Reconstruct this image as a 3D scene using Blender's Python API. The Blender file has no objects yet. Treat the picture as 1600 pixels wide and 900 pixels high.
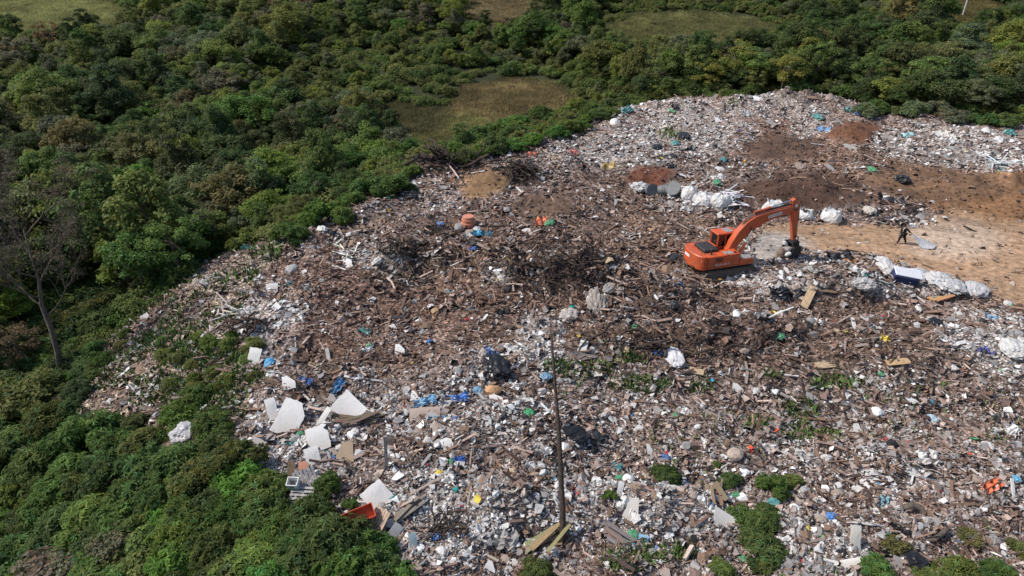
import bpy, bmesh, math, random
import numpy as np
from mathutils import Vector, Matrix, Euler
R = math.radians
rng = np.random.default_rng(7)
random.seed(7)
scene = bpy.context.scene
C = scene.collection

# ------------------------------------------------------------------ camera, sky, sun, exposure
CAM_H, PITCH, FPX = 22.6, R(28.0), 1067.0
cam_d = bpy.data.cameras.new('camera'); cam = bpy.data.objects.new('camera', cam_d); C.objects.link(cam)
cam_d.sensor_width = 36.0; cam_d.lens = 24.0; cam_d.clip_start = 0.2; cam_d.clip_end = 3000
cam.location = (0, 0, CAM_H); cam.rotation_euler = (math.pi/2 - PITCH, 0, 0)
scene.camera = cam
SUN_EL, SUN_AZ = R(48), R(-86)                      # azimuth from +Y, clockwise positive: light comes from the left, level with the dump
w = bpy.data.worlds.new('World'); scene.world = w; w.use_nodes = True
nt = w.node_tree
sky = nt.nodes.new('ShaderNodeTexSky'); sky.sky_type = 'NISHITA'; sky.sun_disc = False
sky.sun_elevation = SUN_EL; sky.sun_rotation = SUN_AZ
sky.air_density = 1.0; sky.dust_density = 1.5
bg = nt.nodes['Background']; bg.inputs['Strength'].default_value = 0.14
nt.links.new(sky.outputs[0], bg.inputs['Color'])
sun_d = bpy.data.lights.new('sun', 'SUN'); sun = bpy.data.objects.new('sun', sun_d); C.objects.link(sun)
sun_d.energy = 4.1; sun_d.angle = R(0.5); sun_d.color = (1.0, 0.95, 0.88)
sdir = Vector((math.sin(SUN_AZ)*math.cos(SUN_EL), math.cos(SUN_AZ)*math.cos(SUN_EL), math.sin(SUN_EL)))
sun.rotation_euler = sdir.to_track_quat('Z', 'Y').to_euler(); sun.location = (-40, 40, 80)
vs = scene.view_settings
vs.view_transform = 'Standard'; vs.look = 'None'; vs.exposure = 0.12; vs.gamma = 1.0; vs.use_curve_mapping = False
scene.cycles.max_bounces = 6; scene.cycles.transparent_max_bounces = 4

# ------------------------------------------------------------------ projection helpers (survey of the photograph -> ground)
cp, sp = math.cos(PITCH), math.sin(PITCH)
def project(x, y, z):
    zr = z - CAM_H
    d = y*cp - zr*sp
    d = np.maximum(d, 0.5) if isinstance(d, np.ndarray) else max(d, 0.5)
    return 800 + FPX*x/d, 450 - FPX*(y*sp + zr*cp)/d, d
def P(u, v, z=0.0):
    xp, yp = (u-800)/FPX, (v-450)/FPX
    t = (z-CAM_H)/(-sp - yp*cp)
    return (t*xp, t*(cp - yp*sp), z)

# ------------------------------------------------------------------ noise
_T = np.random.default_rng(3).random((256, 256))
def vnoise(x, y):
    x = np.asarray(x, float); y = np.asarray(y, float)
    xi = np.floor(x).astype(int); yi = np.floor(y).astype(int)
    fx = x-xi; fy = y-yi
    fx = fx*fx*(3-2*fx); fy = fy*fy*(3-2*fy)
    a = _T[xi & 255, yi & 255]; b = _T[(xi+1) & 255, yi & 255]
    c = _T[xi & 255, (yi+1) & 255]; d = _T[(xi+1) & 255, (yi+1) & 255]
    return (a*(1-fx)+b*fx)*(1-fy) + (c*(1-fx)+d*fx)*fy
def fbm(x, y, o=4):
    s = 0; a = .5; x = np.asarray(x, float); y = np.asarray(y, float)
    for k in range(o):
        s = s + a*(vnoise(x+17.3*k, y-9.1*k)-.5); a *= .5; x = x*2.03; y = y*2.03
    return s
def sstep(a, b, x):
    t = np.clip((np.asarray(x, float)-a)/(b-a), 0, 1)
    return t*t*(3-2*t)

# ------------------------------------------------------------------ terrain height
EDGE_PX = [(395,600),(352,520),(385,455),(420,400),(478,372),(560,333),(650,272),(740,245),(830,225),(900,205),(980,172),(1060,156),(1180,150),(1300,152),(1345,172),(1480,182),(1620,193),(1800,215),(2300,240),
           (2900,500),(2900,960),(1600,940),(1300,960),(800,960),(620,905),(520,835),(420,745),(380,660)]
EDGE = np.array([P(u, v)[:2] for u, v in EDGE_PX])
def sdf(x, y, poly=EDGE):                           # signed distance to the plateau edge, negative inside
    x = np.asarray(x, float); y = np.asarray(y, float)
    d2 = np.full(x.shape, 1e12); ins = np.zeros(x.shape, bool)
    n = len(poly)
    for i in range(n):
        ax, ay = poly[i]; bx, by = poly[(i+1) % n]
        ex, ey = bx-ax, by-ay
        t = np.clip(((x-ax)*ex+(y-ay)*ey)/(ex*ex+ey*ey+1e-9), 0, 1)
        d2 = np.minimum(d2, (x-ax-t*ex)**2+(y-ay-t*ey)**2)
        cond = ((ay > y) != (by > y)) & (x < ex*(y-ay)/(ey if abs(ey) > 1e-9 else 1e-9)+ax)
        ins ^= cond
    d = np.sqrt(d2)
    return np.where(ins, -d, d)
def inpoly(u, v, poly):
    ins = np.zeros(np.shape(u), bool); n = len(poly)
    for i in range(n):
        ax, ay = poly[i]; bx, by = poly[(i+1) % n]
        ey = by-ay if abs(by-ay) > 1e-9 else 1e-9
        ins ^= ((ay > v) != (by > v)) & (u < (bx-ax)*(v-ay)/ey+ax)
    return ins
ROAD = [(1150,415),(1165,372),(1200,350),(1290,346),(1420,352),(1500,330),(1560,345),(1700,360),(2000,400),(2000,600),(1640,500),(1560,475),(1500,452),(1400,412),(1330,398),(1260,396),(1215,408),(1175,425)]
ROADW = np.array([P(u, v)[:2] for u, v in ROAD])
BUMPS = []                                          # x, y, rx, ry, height
for (u, v, rx, ry, hh) in [(880,450,7,2.6,2.5),(970,470,5,2.2,2.0),(1050,515,6,2.2,1.7),(770,420,5,2.2,1.9),(630,415,3.4,1.8,1.8),(700,395,3,1.6,1.0),(1140,535,5,1.8,1.1),(560,455,4,2,.8),(480,520,3,2,.8),(1240,455,4,1.5,1.0),(1290,520,5,1.6,.9),(800,560,3.5,1.6,1.0),(880,640,4,1.3,.6),(1100,650,6,1.4,.6),(1400,690,6,1.4,.7),(760,780,3,1.4,.7),(1010,760,4,1.2,.6),(700,262,4.0,2.4,1.3),(800,270,4.0,2.4,1.1),
        (1250,308,5.6,3.0,1.5),(1340,218,3.6,3.0,1.3),(1022,284,3.0,2.0,.8),(758,288,2.6,1.6,.9),(1590,300,8,4,1.8),(1130,170,14,4,1.2),(1250,165,8,4,1.3),
        (1330,448,4.6,1.8,1.1),(1460,452,4.6,1.4,.7),(1560,560,8,3,.6),(1200,560,9,2,.5),(700,700,6,3,.5),(1430,800,2.6,1.2,.8),(880,330,4,2,.5),(1470,345,2,1.2,.4)]:
    x, y, _ = P(u, v); BUMPS.append((x, y, rx, ry, hh))
TERR_Y = P(1200, 590)[1]
_gcache = {}
def height(x, y):
    x = np.asarray(x, float); y = np.asarray(y, float)
    D = sdf(x, y)
    far = sstep(5, 32, x)*sstep(45, 70, y)
    drop = 7.0*(1-far) + 1.6*far
    z = -drop*sstep(-1.0, 19.0-9*far, D)
    rise0 = 92 + 20*far
    q = np.maximum(0, y-rise0)
    z = z + 0.145*q*q/(q+14) + 3.0*fbm(x/38, y/38, 3)*sstep(3, 25, D)
    ins = 1-sstep(-1.5, 3.0, D)
    z = z - 1.1*sstep(TERR_Y+2.5, TERR_Y-3, y)*sstep(-2, 8, x)*ins
    rough = ins + .55*(1-ins)*(1-sstep(8, 20, D))
    dr = sdf(x, y, ROADW)
    rough = rough*(.12+.88*sstep(-1.0, 1.5, dr))
    z = z + .22*fbm((x*.93-y*.37)/7, (x*.37+y*.93)/.6, 2)*(1-sstep(-1.5, .5, dr))
    for bx, by, rx, ry, hh in BUMPS:
        e = ((x-bx)/rx)**2+((y-by)/ry)**2
        z = z + hh*np.exp(-e*1.4)*(1+1.2*fbm(x*.6, y*.6, 2)+.8*fbm(x*1.7, y*1.7, 2))
    z = z + rough*(1.7*fbm(x/4.5, y/4.5, 3) + .8*fbm(x/1.1+50, y/1.1, 2))
    z = z - .12*np.exp(-(dr/.6)**2)*0
    return z
def hz(x, y): return float(height(np.array([x]), np.array([y]))[0])
_ts = np.concatenate([np.arange(12, 130, .35), np.arange(130, 520, 1.2)])
def ground(u, v):                                   # first hit of the sight line with the terrain
    xp, yp = (u-800)/FPX, (v-450)/FPX
    x = _ts*xp; y = _ts*(cp-yp*sp); z = CAM_H+_ts*(-sp-yp*cp)
    below = z < height(x, y)
    k = int(np.argmax(below)) if below.any() else len(_ts)-1
    if k == 0: return x[0], y[0], float(z[0])
    t0, t1 = _ts[k-1], _ts[k]
    for _ in range(6):
        tm = (t0+t1)/2
        if CAM_H+tm*(-sp-yp*cp) < hz(tm*xp, tm*(cp-yp*sp)): t1 = tm
        else: t0 = tm
    X, Y = t1*xp, t1*(cp-yp*sp)
    return X, Y, hz(X, Y)
def ppm(x, y, z): return FPX/project(x, y, z)[2]    # photograph pixels per metre at a place

# ------------------------------------------------------------------ surface zones, described on the photograph, evaluated on the ground
SLOPE = [(400,372),(330,395),(275,432),(215,480),(160,540),(112,590),(95,640),(170,665),(235,655),(265,700),(300,720),(360,690),(400,660),(430,560),(420,470),(450,380)]
def ell(u, v, c): return ((u-c[0])/c[2])**2+((v-c[1])/c[3])**2
SOIL = [  # centre, radii (pixels), linear colour of that soil, class
    ((860,430,430,120), (.135,.088,.067), 2), ((1230,520,330,70), (.13,.09,.07), 2), ((560,480,170,90), (.155,.097,.073), 2),
    ((1240,215,110,60), (.165,.105,.078), 2), ((1350,275,150,46), (.165,.108,.08), 2), ((900,340,150,55), (.12,.083,.067), 2), ((1050,360,100,44), (.16,.108,.082), 2),
    ((950,300,90,32), (.14,.098,.078), 2), ((560,470,110,34), (.155,.10,.078), 2), ((620,540,90,40), (.155,.105,.082), 2), ((500,600,40,60), (.12,.085,.065), 2),
    ((1250,302,116,36), (.078,.046,.034), 4), ((1342,208,46,22), (.125,.06,.036), 4), ((1225,228,60,25), (.10,.062,.045), 4), ((1021,276,40,20), (.15,.06,.038), 4),
    ((755,284,46,26), (.22,.135,.075), 4), ((850,320,48,20), (.12,.078,.055), 4), ((1590,300,165,58), (.23,.125,.065), 4), ((1470,285,120,34), (.15,.09,.056), 4),
    ((870,420,120,46), (.07,.05,.042), 5), ((1000,470,120,40), (.078,.055,.045), 5), ((640,410,70,40), (.075,.055,.044), 5), ((1150,520,120,36), (.082,.056,.046), 5), ((820,275,28,20), (.05,.036,.03), 4), ((700,255,60,18), (.09,.06,.045), 5)]
WHITE = [(1070,200,120,46),(1200,165,80,22),(960,235,110,26),(1480,225,130,34),(1560,250,90,20),(1270,190,40,30),(600,400,50,26),(690,800,130,80),(840,540,40,60),(620,650,190,34),(1540,520,90,40),(1260,395,60,22),(1180,425,80,26),(420,500,60,70),(1440,445,110,26),(1080,320,60,16),(780,430,30,18),(450,690,90,60),(1580,560,60,30),(980,800,160,50),(1230,450,60,20)]
GREEN = [(905,575,55,14),(1000,600,60,14),(1090,605,26,10),(870,570,30,12),(1245,640,34,22),(1300,600,40,12),(1240,675,30,16),(1290,680,26,10),(1048,208,20,12),(1148,157,16,6),(330,555,56,26),(270,540,40,20),(395,590,30,14),(980,560,30,8),(1180,660,26,10),(1335,602,24,8),(300,620,70,30),(420,395,24,12),(1210,585,20,8),(1000,870,60,18),(1060,865,30,20),(980,880,40,16)]
FIELD = [((60,24,160,32), (.17,.165,.075)), ((780,12,70,24), (.19,.145,.085)), ((800,172,105,46), (.175,.132,.070)), ((700,215,90,36), (.15,.135,.062)), ((1080,58,140,38), (.15,.138,.062)), ((1250,-10,50,20), (.16,.14,.065)), ((1520,20,50,22), (.13,.105,.05)), ((640,190,60,26), (.085,.075,.04))]
SCRUBZ = [(620,120,190,62),(1080,50,170,52),(760,170,190,75),(500,150,120,40)]
def zones(x, y, z):
    """class and soil colour at ground points"""
    u, v, d = project(x, y, z)
    wv = 26*fbm(x/3.0, y/3.0, 3); wu = 30*fbm(x/3.0+40, y/3.0+9, 3)
    u = u+wu; v = v+wv*.55
    D = sdf(x, y)
    cls = np.zeros(len(u), int); col = np.tile(np.array([.185, .145, .125]), (len(u), 1))
    n1 = fbm(x/6, y/6, 4)[:, None]; n2 = fbm(x/.9, y/.9, 3)[:, None]; n3 = rng.normal(0, .5, len(u)); col = col*(1+1.1*n1)
    for c, k, cl in SOIL:
        e = ell(u, v, c)+1.0*fbm(x/1.6+c[0], y/1.6, 3); m = (1-sstep(.4, 1.3, e))[:, None]
        col = col*(1-m)+np.array(k)*(1+.6*n1+.5*n2)*m; cls[e+.35*n3 < .95] = cl
    for c in WHITE:
        e = ell(u, v, c); m = (1-sstep(.2, 1.2, e))[:, None]*.6
        col = col*(1-m)+np.array([.30, .27, .25])*(1+.8*n1)*m; cls[(e < 1.0)] = 1
    fr = (v > 585) & (u > 860) & (cls == 0); cls[fr] = 6
    road = inpoly(u, v, ROAD)
    dr = sdf(x, y, ROADW)
    m = (1-sstep(-1.2, 1.0, dr))[:, None]
    pale = (1-sstep(.2, 1.3, ell(u, v, (1205,385,70,26))))[:, None]
    pal2 = (1-sstep(.2, 1.3, ell(u, v, (1490,375,90,34))))[:, None]
    rc = np.array([.345, .222, .138])*(1-pale)+np.array([.36, .315, .28])*pale
    rc = rc*(1-pal2)+np.array([.42, .315, .235])*pal2
    al, ac = x*.93-y*.37, x*.37+y*.93
    rc = rc*(1+.45*n1+.65*fbm(al/6, ac/.42, 3)[:, None]+.35*fbm(x/.5, y/.5, 2)[:, None])
    col = col*(1-m)+rc*m
    cls[dr < -.5+.5*n3] = 3
    sl = inpoly(u+70*fbm(x/2.5, y/2.5, 3), v+45*fbm(x/2.5+30, y/2.5, 3), SLOPE) & (D > 0); cls[sl] = 7
    col[sl] = np.array([.20, .16, .12])*(1+1.0*n1[sl])
    out = (D > 2.0) & ~sl; cls[out] = 9
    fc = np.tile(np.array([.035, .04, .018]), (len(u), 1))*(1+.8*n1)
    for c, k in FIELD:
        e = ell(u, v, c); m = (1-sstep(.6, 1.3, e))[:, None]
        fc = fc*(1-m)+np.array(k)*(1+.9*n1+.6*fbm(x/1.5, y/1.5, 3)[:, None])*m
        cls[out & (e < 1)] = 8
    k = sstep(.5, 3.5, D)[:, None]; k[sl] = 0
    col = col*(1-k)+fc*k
    g = np.zeros(len(u))
    for c in GREEN: g = np.maximum(g, 1-sstep(.2, 1.2, ell(u, v, c)))
    return cls, np.clip(col, .01, .8), g, u, v, d

# ------------------------------------------------------------------ materials
def new_mat(name):
    m = bpy.data.materials.new(name); m.use_nodes = True
    return m, m.node_tree, m.node_tree.nodes['Principled BSDF']
def N(t, kind, **kw):
    n = t.nodes.new(kind)
    for k, v in kw.items(): setattr(n, k, v)
    return n
def mixc(t, a, b, fac, mode='MULTIPLY'):
    n = N(t, 'ShaderNodeMix', data_type='RGBA', blend_type=mode)
    n.inputs[0].default_value = fac
    for i, s in ((6, a), (7, b)):
        if isinstance(s, tuple): n.inputs[i].default_value = (*s, 1)
        else: t.links.new(s, n.inputs[i])
    return n.outputs[2]
def grain(t, scale, lo, hi, coord='Object', detail=5):
    tc = N(t, 'ShaderNodeTexCoord'); no = N(t, 'ShaderNodeTexNoise'); no.inputs['Scale'].default_value = scale; no.inputs['Detail'].default_value = detail
    t.links.new(tc.outputs[coord], no.inputs['Vector'])
    r = N(t, 'ShaderNodeMapRange'); r.inputs['From Min'].default_value = .3; r.inputs['From Max'].default_value = .7
    r.inputs['To Min'].default_value = lo; r.inputs['To Max'].default_value = hi
    t.links.new(no.outputs['Fac'], r.inputs['Value'])
    return r.outputs['Result'], no.outputs['Fac']
def paint(name, col=None, rough=.7, scale=6, lo=.7, hi=1.15, source=None, bump=.0, metallic=0, spec=.4, dirt=None):
    """source: None (col), 'object' (object colour) or 'tint' (colour attribute of the mesh)"""
    m, t, b = new_mat(name)
    if source == 'object': base = N(t, 'ShaderNodeObjectInfo').outputs['Color']
    elif source == 'tint': base = N(t, 'ShaderNodeAttribute', attribute_name='tint').outputs['Color']
    else: base = col
    g, f = grain(t, scale, lo, hi)
    c = mixc(t, base, g, 1.0)
    if dirt:
        g2, f2 = grain(t, scale*.35, 0, dirt[1])
        n = N(t, 'ShaderNodeMix', data_type='RGBA'); t.links.new(g2, n.inputs[0]); t.links.new(c, n.inputs[6]); n.inputs[7].default_value = (*dirt[0], 1); c = n.outputs[2]
    t.links.new(c, b.inputs['Base Color'])
    b.inputs['Roughness'].default_value = rough; b.inputs['Metallic'].default_value = metallic; b.inputs['Specular IOR Level'].default_value = spec
    if bump:
        bp = N(t, 'ShaderNodeBump'); bp.inputs['Strength'].default_value = bump; bp.inputs['Distance'].default_value = .05
        t.links.new(f, bp.inputs['Height']); t.links.new(bp.outputs[0], b.inputs['Normal'])
    return m
def leafmat(name, source):
    m, t, b = new_mat(name)
    if source == 'object': base = N(t, 'ShaderNodeObjectInfo').outputs['Color']
    else: base = N(t, 'ShaderNodeAttribute', attribute_name='species', attribute_type='INSTANCER').outputs['Color']
    var = N(t, 'ShaderNodeAttribute', attribute_name='tint').outputs['Color']
    c = mixc(t, base, var, 1.0)
    t.links.new(c, b.inputs['Base Color']); b.inputs['Roughness'].default_value = .6; b.inputs['Specular IOR Level'].default_value = .18
    tr = N(t, 'ShaderNodeBsdfTranslucent'); t.links.new(c, tr.inputs['Color'])
    mx = N(t, 'ShaderNodeMixShader'); mx.inputs[0].default_value = .48
    out = t.nodes['Material Output']
    t.links.new(b.outputs[0], mx.inputs[1]); t.links.new(tr.outputs[0], mx.inputs[2]); t.links.new(mx.outputs[0], out.inputs['Surface'])
    return m
M = {}
M['ground'] = paint('soil', rough=.95, scale=2.2, lo=.6, hi=1.3, source='tint', bump=.6, spec=.15)
M['scrap'] = paint('scrap', rough=.8, scale=5, lo=.75, hi=1.12, source='tint', spec=.3)
M['plastic'] = paint('litter_plastic', rough=.45, scale=4, lo=.8, hi=1.1, source='tint', spec=.5)
M['leaf'] = leafmat('leaf', 'object'); M['leaf_far'] = leafmat('leaf_far', 'inst')
M['bark'] = paint('bark', (.10, .075, .055), .9, 9, .6, 1.3, bump=.5)
M['bark_pale'] = paint('bark_pale', (.115, .09, .072), .9, 7, .55, 1.25, bump=.5)
M['deadwood'] = paint('dead_wood', (.055, .038, .029), .9, 7, .5, 1.4, bump=.7)
M['board'] = paint('plasterboard', rough=.75, scale=2.2, lo=.78, hi=1.05, source='object', dirt=((.24, .18, .14), .55))
M['wood'] = paint('weathered_wood', rough=.85, scale=7, lo=.6, hi=1.2, source='object', bump=.3)
M['bag'] = paint('bag_film', rough=.42, scale=3.5, lo=.72, hi=1.08, source='object', dirt=((.22, .17, .135), .5))
M['bag_dark'] = paint('dark_film', rough=.32, scale=3.5, lo=.6, hi=1.2, source='object')
M['clean_sheet'] = paint('clean_film', rough=.5, scale=3, lo=.9, hi=1.05, source='object')
M['card'] = paint('cardboard', rough=.85, scale=5, lo=.75, hi=1.1, source='object')
M['stone'] = paint('concrete', rough=.9, scale=6, lo=.65, hi=1.15, source='object', bump=.4)
M['soil_clod'] = paint('clod', rough=.95, scale=8, lo=.6, hi=1.2, source='tint', bump=.5, spec=.1)
M['grass'] = paint('grass_blade', rough=.6, scale=5, lo=.7, hi=1.2, source='tint')
M['orange'] = paint('orange_paint', (.62, .088, .018), .42, 1.6, .78, 1.1, dirt=((.20, .12, .075), .55))
M['dark_metal'] = paint('dark_metal', (.035, .033, .032), .5, 6, .6, 1.4)
M['rubber'] = paint('track_steel', (.075, .065, .058), .8, 8, .5, 1.5, dirt=((.2, .15, .11), .6))
M['glass'] = paint('cab_glass', (.012, .016, .017), .08, 3, .9, 1.1, spec=.6)
M['white_paint'] = paint('white_paint', (.75, .74, .72), .5, 5, .8, 1.05)
M['chrome'] = paint('rod_steel', (.55, .55, .56), .25, 8, .9, 1.1, metallic=.9)
M['grey_plate'] = paint('grey_plate', (.28, .27, .26), .6, 6, .7, 1.2)
M['skin'] = paint('skin', (.11, .06, .04), .6, 10, .9, 1.1)
M['jacket'] = paint('dark_cloth', (.012, .010, .011), .9, 10, .7, 1.2)
M['strap'] = paint('pale_strap', (.6, .58, .55), .8, 10, .8, 1.1)
M['roof'] = paint('pale_roof', (.6, .6, .62), .7, 3, .85, 1.1)
M['wall_dark'] = paint('house_wall', (.3, .29, .28), .8, 3, .8, 1.1)
M['concrete_pole'] = paint('pole_concrete', (.5, .49, .47), .8, 3, .8, 1.1)
M['terracotta'] = paint('terracotta', (.55, .22, .14), .8, 5, .8, 1.1)

# ------------------------------------------------------------------ object helpers
REG = []                                            # things: dict(o, desc, u, v, fixed)
def put(o, parent=None):
    C.objects.link(o)
    if parent is not None: o.parent = parent
    return o
def tag(o, label, cat, group=None, kind=None):
    if label: o['label'] = label
    if cat: o['category'] = cat
    if group: o['group'] = group
    if kind: o['kind'] = kind
    return o
def mesh_np(name, verts, tris, mat, tint=None, smooth=False, quads=False):
    me = bpy.data.meshes.new(name)
    verts = np.ascontiguousarray(verts, np.float32); tris = np.ascontiguousarray(tris, np.int32)
    k = tris.shape[1]
    me.vertices.add(len(verts)); me.vertices.foreach_set('co', verts.ravel())
    me.loops.add(tris.size); me.loops.foreach_set('vertex_index', tris.ravel())
    me.polygons.add(len(tris)); me.polygons.foreach_set('loop_start', np.arange(0, tris.size, k, dtype=np.int32))
    if tint is not None:
        a = me.attributes.new('tint', 'FLOAT_COLOR', 'POINT')
        c = np.ones((len(verts), 4), np.float32); c[:, :3] = tint; a.data.foreach_set('color', c.ravel())
    me.polygons.foreach_set('use_smooth', np.full(len(tris), smooth))
    me.update(calc_edges=True); me.validate()
    if mat: me.materials.append(mat)
    return me
def obj(name, me, parent=None, loc=(0, 0, 0), rot=(0, 0, 0), sc=(1, 1, 1)):
    o = bpy.data.objects.new(name, me); put(o, parent)
    o.location = loc; o.rotation_euler = rot; o.scale = sc
    return o
def empty(name, loc, rz=0, sc=1):
    o = bpy.data.objects.new(name, None); C.objects.link(o)
    o.location = loc; o.rotation_euler = (0, 0, rz); o.scale = (sc, sc, sc); o.empty_display_size = .3
    return o
def bm_mesh(name, bm, mat, smooth=False, bevel=0):
    bmesh.ops.recalc_face_normals(bm, faces=bm.faces)
    if bevel: bmesh.ops.bevel(bm, geom=list(bm.edges), offset=bevel, segments=1, affect='EDGES', clamp_overlap=True)
    me = bpy.data.meshes.new(name); bm.to_mesh(me); bm.free()
    if smooth:
        for p in me.polygons: p.use_smooth = True
    me.materials.append(mat); return me
def add_box(bm, c, s, rot=None):
    vs_ = []
    for dx in (-.5, .5):
        for dy in (-.5, .5):
            for dz in (-.5, .5):
                p = Vector((dx*s[0], dy*s[1], dz*s[2]))
                if rot: p = rot @ p
                vs_.append(bm.verts.new(p+Vector(c)))
    for f in ((0,1,3,2),(4,6,7,5),(0,4,5,1),(2,3,7,6),(0,2,6,4),(1,5,7,3)): bm.faces.new([vs_[i] for i in f])
def add_prism(bm, pts, y0, y1):                     # profile in x,z extruded along y
    a = [bm.verts.new((p[0], y0, p[1])) for p in pts]; b = [bm.verts.new((p[0], y1, p[1])) for p in pts]
    n = len(pts)
    bm.faces.new(a); bm.faces.new(b[::-1])
    for i in range(n): bm.faces.new((a[i], b[i], b[(i+1) % n], a[(i+1) % n]))
def add_plan(bm, pts, z0, z1):                      # outline in x,y extruded along z
    a = [bm.verts.new((p[0], p[1], z0)) for p in pts]; b = [bm.verts.new((p[0], p[1], z1)) for p in pts]
    n = len(pts)
    bm.faces.new(a[::-1]); bm.faces.new(b)
    for i in range(n): bm.faces.new((a[i], a[(i+1) % n], b[(i+1) % n], b[i]))
def add_tube(bm, pts, rad, seg=8, cap=True):
    pts = [Vector(p) for p in pts]; rad = rad if isinstance(rad, (list, tuple)) else [rad]*len(pts)
    rings = []
    for i, p in enumerate(pts):
        d = (pts[min(i+1, len(pts)-1)]-pts[max(i-1, 0)]).normalized()
        q = d.to_track_quat('Z', 'Y')
        rings.append([bm.verts.new(p+q @ Vector((math.cos(2*math.pi*k/seg)*rad[i], math.sin(2*math.pi*k/seg)*rad[i], 0))) for k in range(seg)])
    for a, b in zip(rings, rings[1:]):
        for k in range(seg): bm.faces.new((a[k], a[(k+1) % seg], b[(k+1) % seg], b[k]))
    if cap: bm.faces.new(rings[0][::-1]); bm.faces.new(rings[-1])
def part(name, bm, mat, parent, bevel=0, smooth=False): return obj(name, bm_mesh(name, bm, mat, smooth, bevel), parent)
def reg(o, desc, x, y, z, fixed=None, short=None, cat=None):
    u, v, d = project(x, y, z)
    REG.append(dict(o=o, desc=desc, u=u, v=v, fixed=fixed, short=short))

# ------------------------------------------------------------------ the ground
xs = np.concatenate([np.linspace(-330, -64, 60), np.arange(-60, 78, .42), np.linspace(82, 330, 56)])
ys = np.concatenate([np.linspace(-40, 8, 14), np.arange(9, 118, .42), np.arange(119, 240, 1.4), np.linspace(245, 640, 50)])
gx, gy = np.meshgrid(xs, ys); X = gx.ravel(); Y = gy.ravel(); Z = height(X, Y)
ZG = Z.reshape(len(ys), len(xs))
def height(x, y):                                   # from here on: the built sheet itself
    x = np.asarray(x, float); y = np.asarray(y, float)
    i = np.clip(np.searchsorted(xs, x)-1, 0, len(xs)-2); j = np.clip(np.searchsorted(ys, y)-1, 0, len(ys)-2)
    fx = np.clip((x-xs[i])/(xs[i+1]-xs[i]), 0, 1); fy = np.clip((y-ys[j])/(ys[j+1]-ys[j]), 0, 1)
    return (ZG[j, i]*(1-fx)+ZG[j, i+1]*fx)*(1-fy)+(ZG[j+1, i]*(1-fx)+ZG[j+1, i+1]*fx)*fy
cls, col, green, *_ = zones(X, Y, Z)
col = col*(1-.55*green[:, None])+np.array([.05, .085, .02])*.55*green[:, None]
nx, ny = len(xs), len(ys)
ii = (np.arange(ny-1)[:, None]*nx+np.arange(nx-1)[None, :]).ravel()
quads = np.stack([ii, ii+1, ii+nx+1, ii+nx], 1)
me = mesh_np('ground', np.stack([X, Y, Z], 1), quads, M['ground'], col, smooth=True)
at_ = me.attributes.new('litter', 'FLOAT', 'POINT'); at_.data.foreach_set('value', np.where(np.isin(cls, (0, 1, 2, 5, 6, 7)), 1.0, .12).astype(np.float32))
t_ = M['ground'].node_tree; b_ = t_.nodes['Principled BSDF']; src = b_.inputs['Base Color'].links[0].from_socket
tc_ = N(t_, 'ShaderNodeTexCoord'); vo = N(t_, 'ShaderNodeTexVoronoi'); vo.inputs['Scale'].default_value = 7.5; t_.links.new(tc_.outputs['Object'], vo.inputs['Vector'])
sx = N(t_, 'ShaderNodeSeparateColor'); t_.links.new(vo.outputs['Color'], sx.inputs[0])
rp = N(t_, 'ShaderNodeValToRGB'); t_.links.new(sx.outputs[0], rp.inputs[0]); e_ = rp.color_ramp.elements
e_[0].position = 0; e_[0].color = (.35, .32, .30, 1); e_[1].position = 1; e_[1].color = (3.2, 3.3, 3.4, 1)
for p_, c_ in ((.3, .7), (.6, 1.1), (.85, 1.7)): q_ = e_.new(p_); q_.color = (c_, c_*.98, c_*.96, 1)
mx_ = N(t_, 'ShaderNodeMix', data_type='RGBA', blend_type='MULTIPLY'); lt = N(t_, 'ShaderNodeAttribute', attribute_name='litter'); t_.links.new(lt.outputs['Fac'], mx_.inputs[0]); t_.links.new(src, mx_.inputs[6]); t_.links.new(rp.outputs[0], mx_.inputs[7]); t_.links.new(mx_.outputs[2], b_.inputs['Base Color'])
o = obj('ground', me); tag(o, 'uneven dump ground with soil, sand track and wooded hillside', None, kind='structure')

# ------------------------------------------------------------------ scattered litter that nobody could count
def rand_rot(n, tilt):
    yaw = rng.random(n)*2*np.pi; a = rng.normal(0, tilt, n); b = rng.normal(0, tilt, n)
    cy, sy = np.cos(yaw), np.sin(yaw); ca, sa = np.cos(a), np.sin(a); cb, sb = np.cos(b), np.sin(b)
    Rz = np.zeros((n, 3, 3)); Rz[:, 0, 0] = cy; Rz[:, 0, 1] = -sy; Rz[:, 1, 0] = sy; Rz[:, 1, 1] = cy; Rz[:, 2, 2] = 1
    Rx = np.zeros((n, 3, 3)); Rx[:, 0, 0] = 1; Rx[:, 1, 1] = ca; Rx[:, 1, 2] = -sa; Rx[:, 2, 1] = sa; Rx[:, 2, 2] = ca
    Ry = np.zeros((n, 3, 3)); Ry[:, 1, 1] = 1; Ry[:, 0, 0] = cb; Ry[:, 0, 2] = sb; Ry[:, 2, 0] = -sb; Ry[:, 2, 2] = cb
    return Ry @ Rx @ Rz
def hull_tri(V, F): return np.array(V, float), np.array(F, int)
def t_flake():
    a = rng.uniform(.15, .5); b = rng.uniform(-.1, .35)
    V = [(-.5, -.35, 0), (-.5+rng.uniform(0, .2), .38, b), (.05, -.4, a), (.0, .42, a*.7), (.5, -.3+rng.uniform(0, .2), 0), (.45, .35, b*.4)]
    return hull_tri(V, [(0,2,3),(0,3,1),(2,4,5),(2,5,3)])
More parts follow.
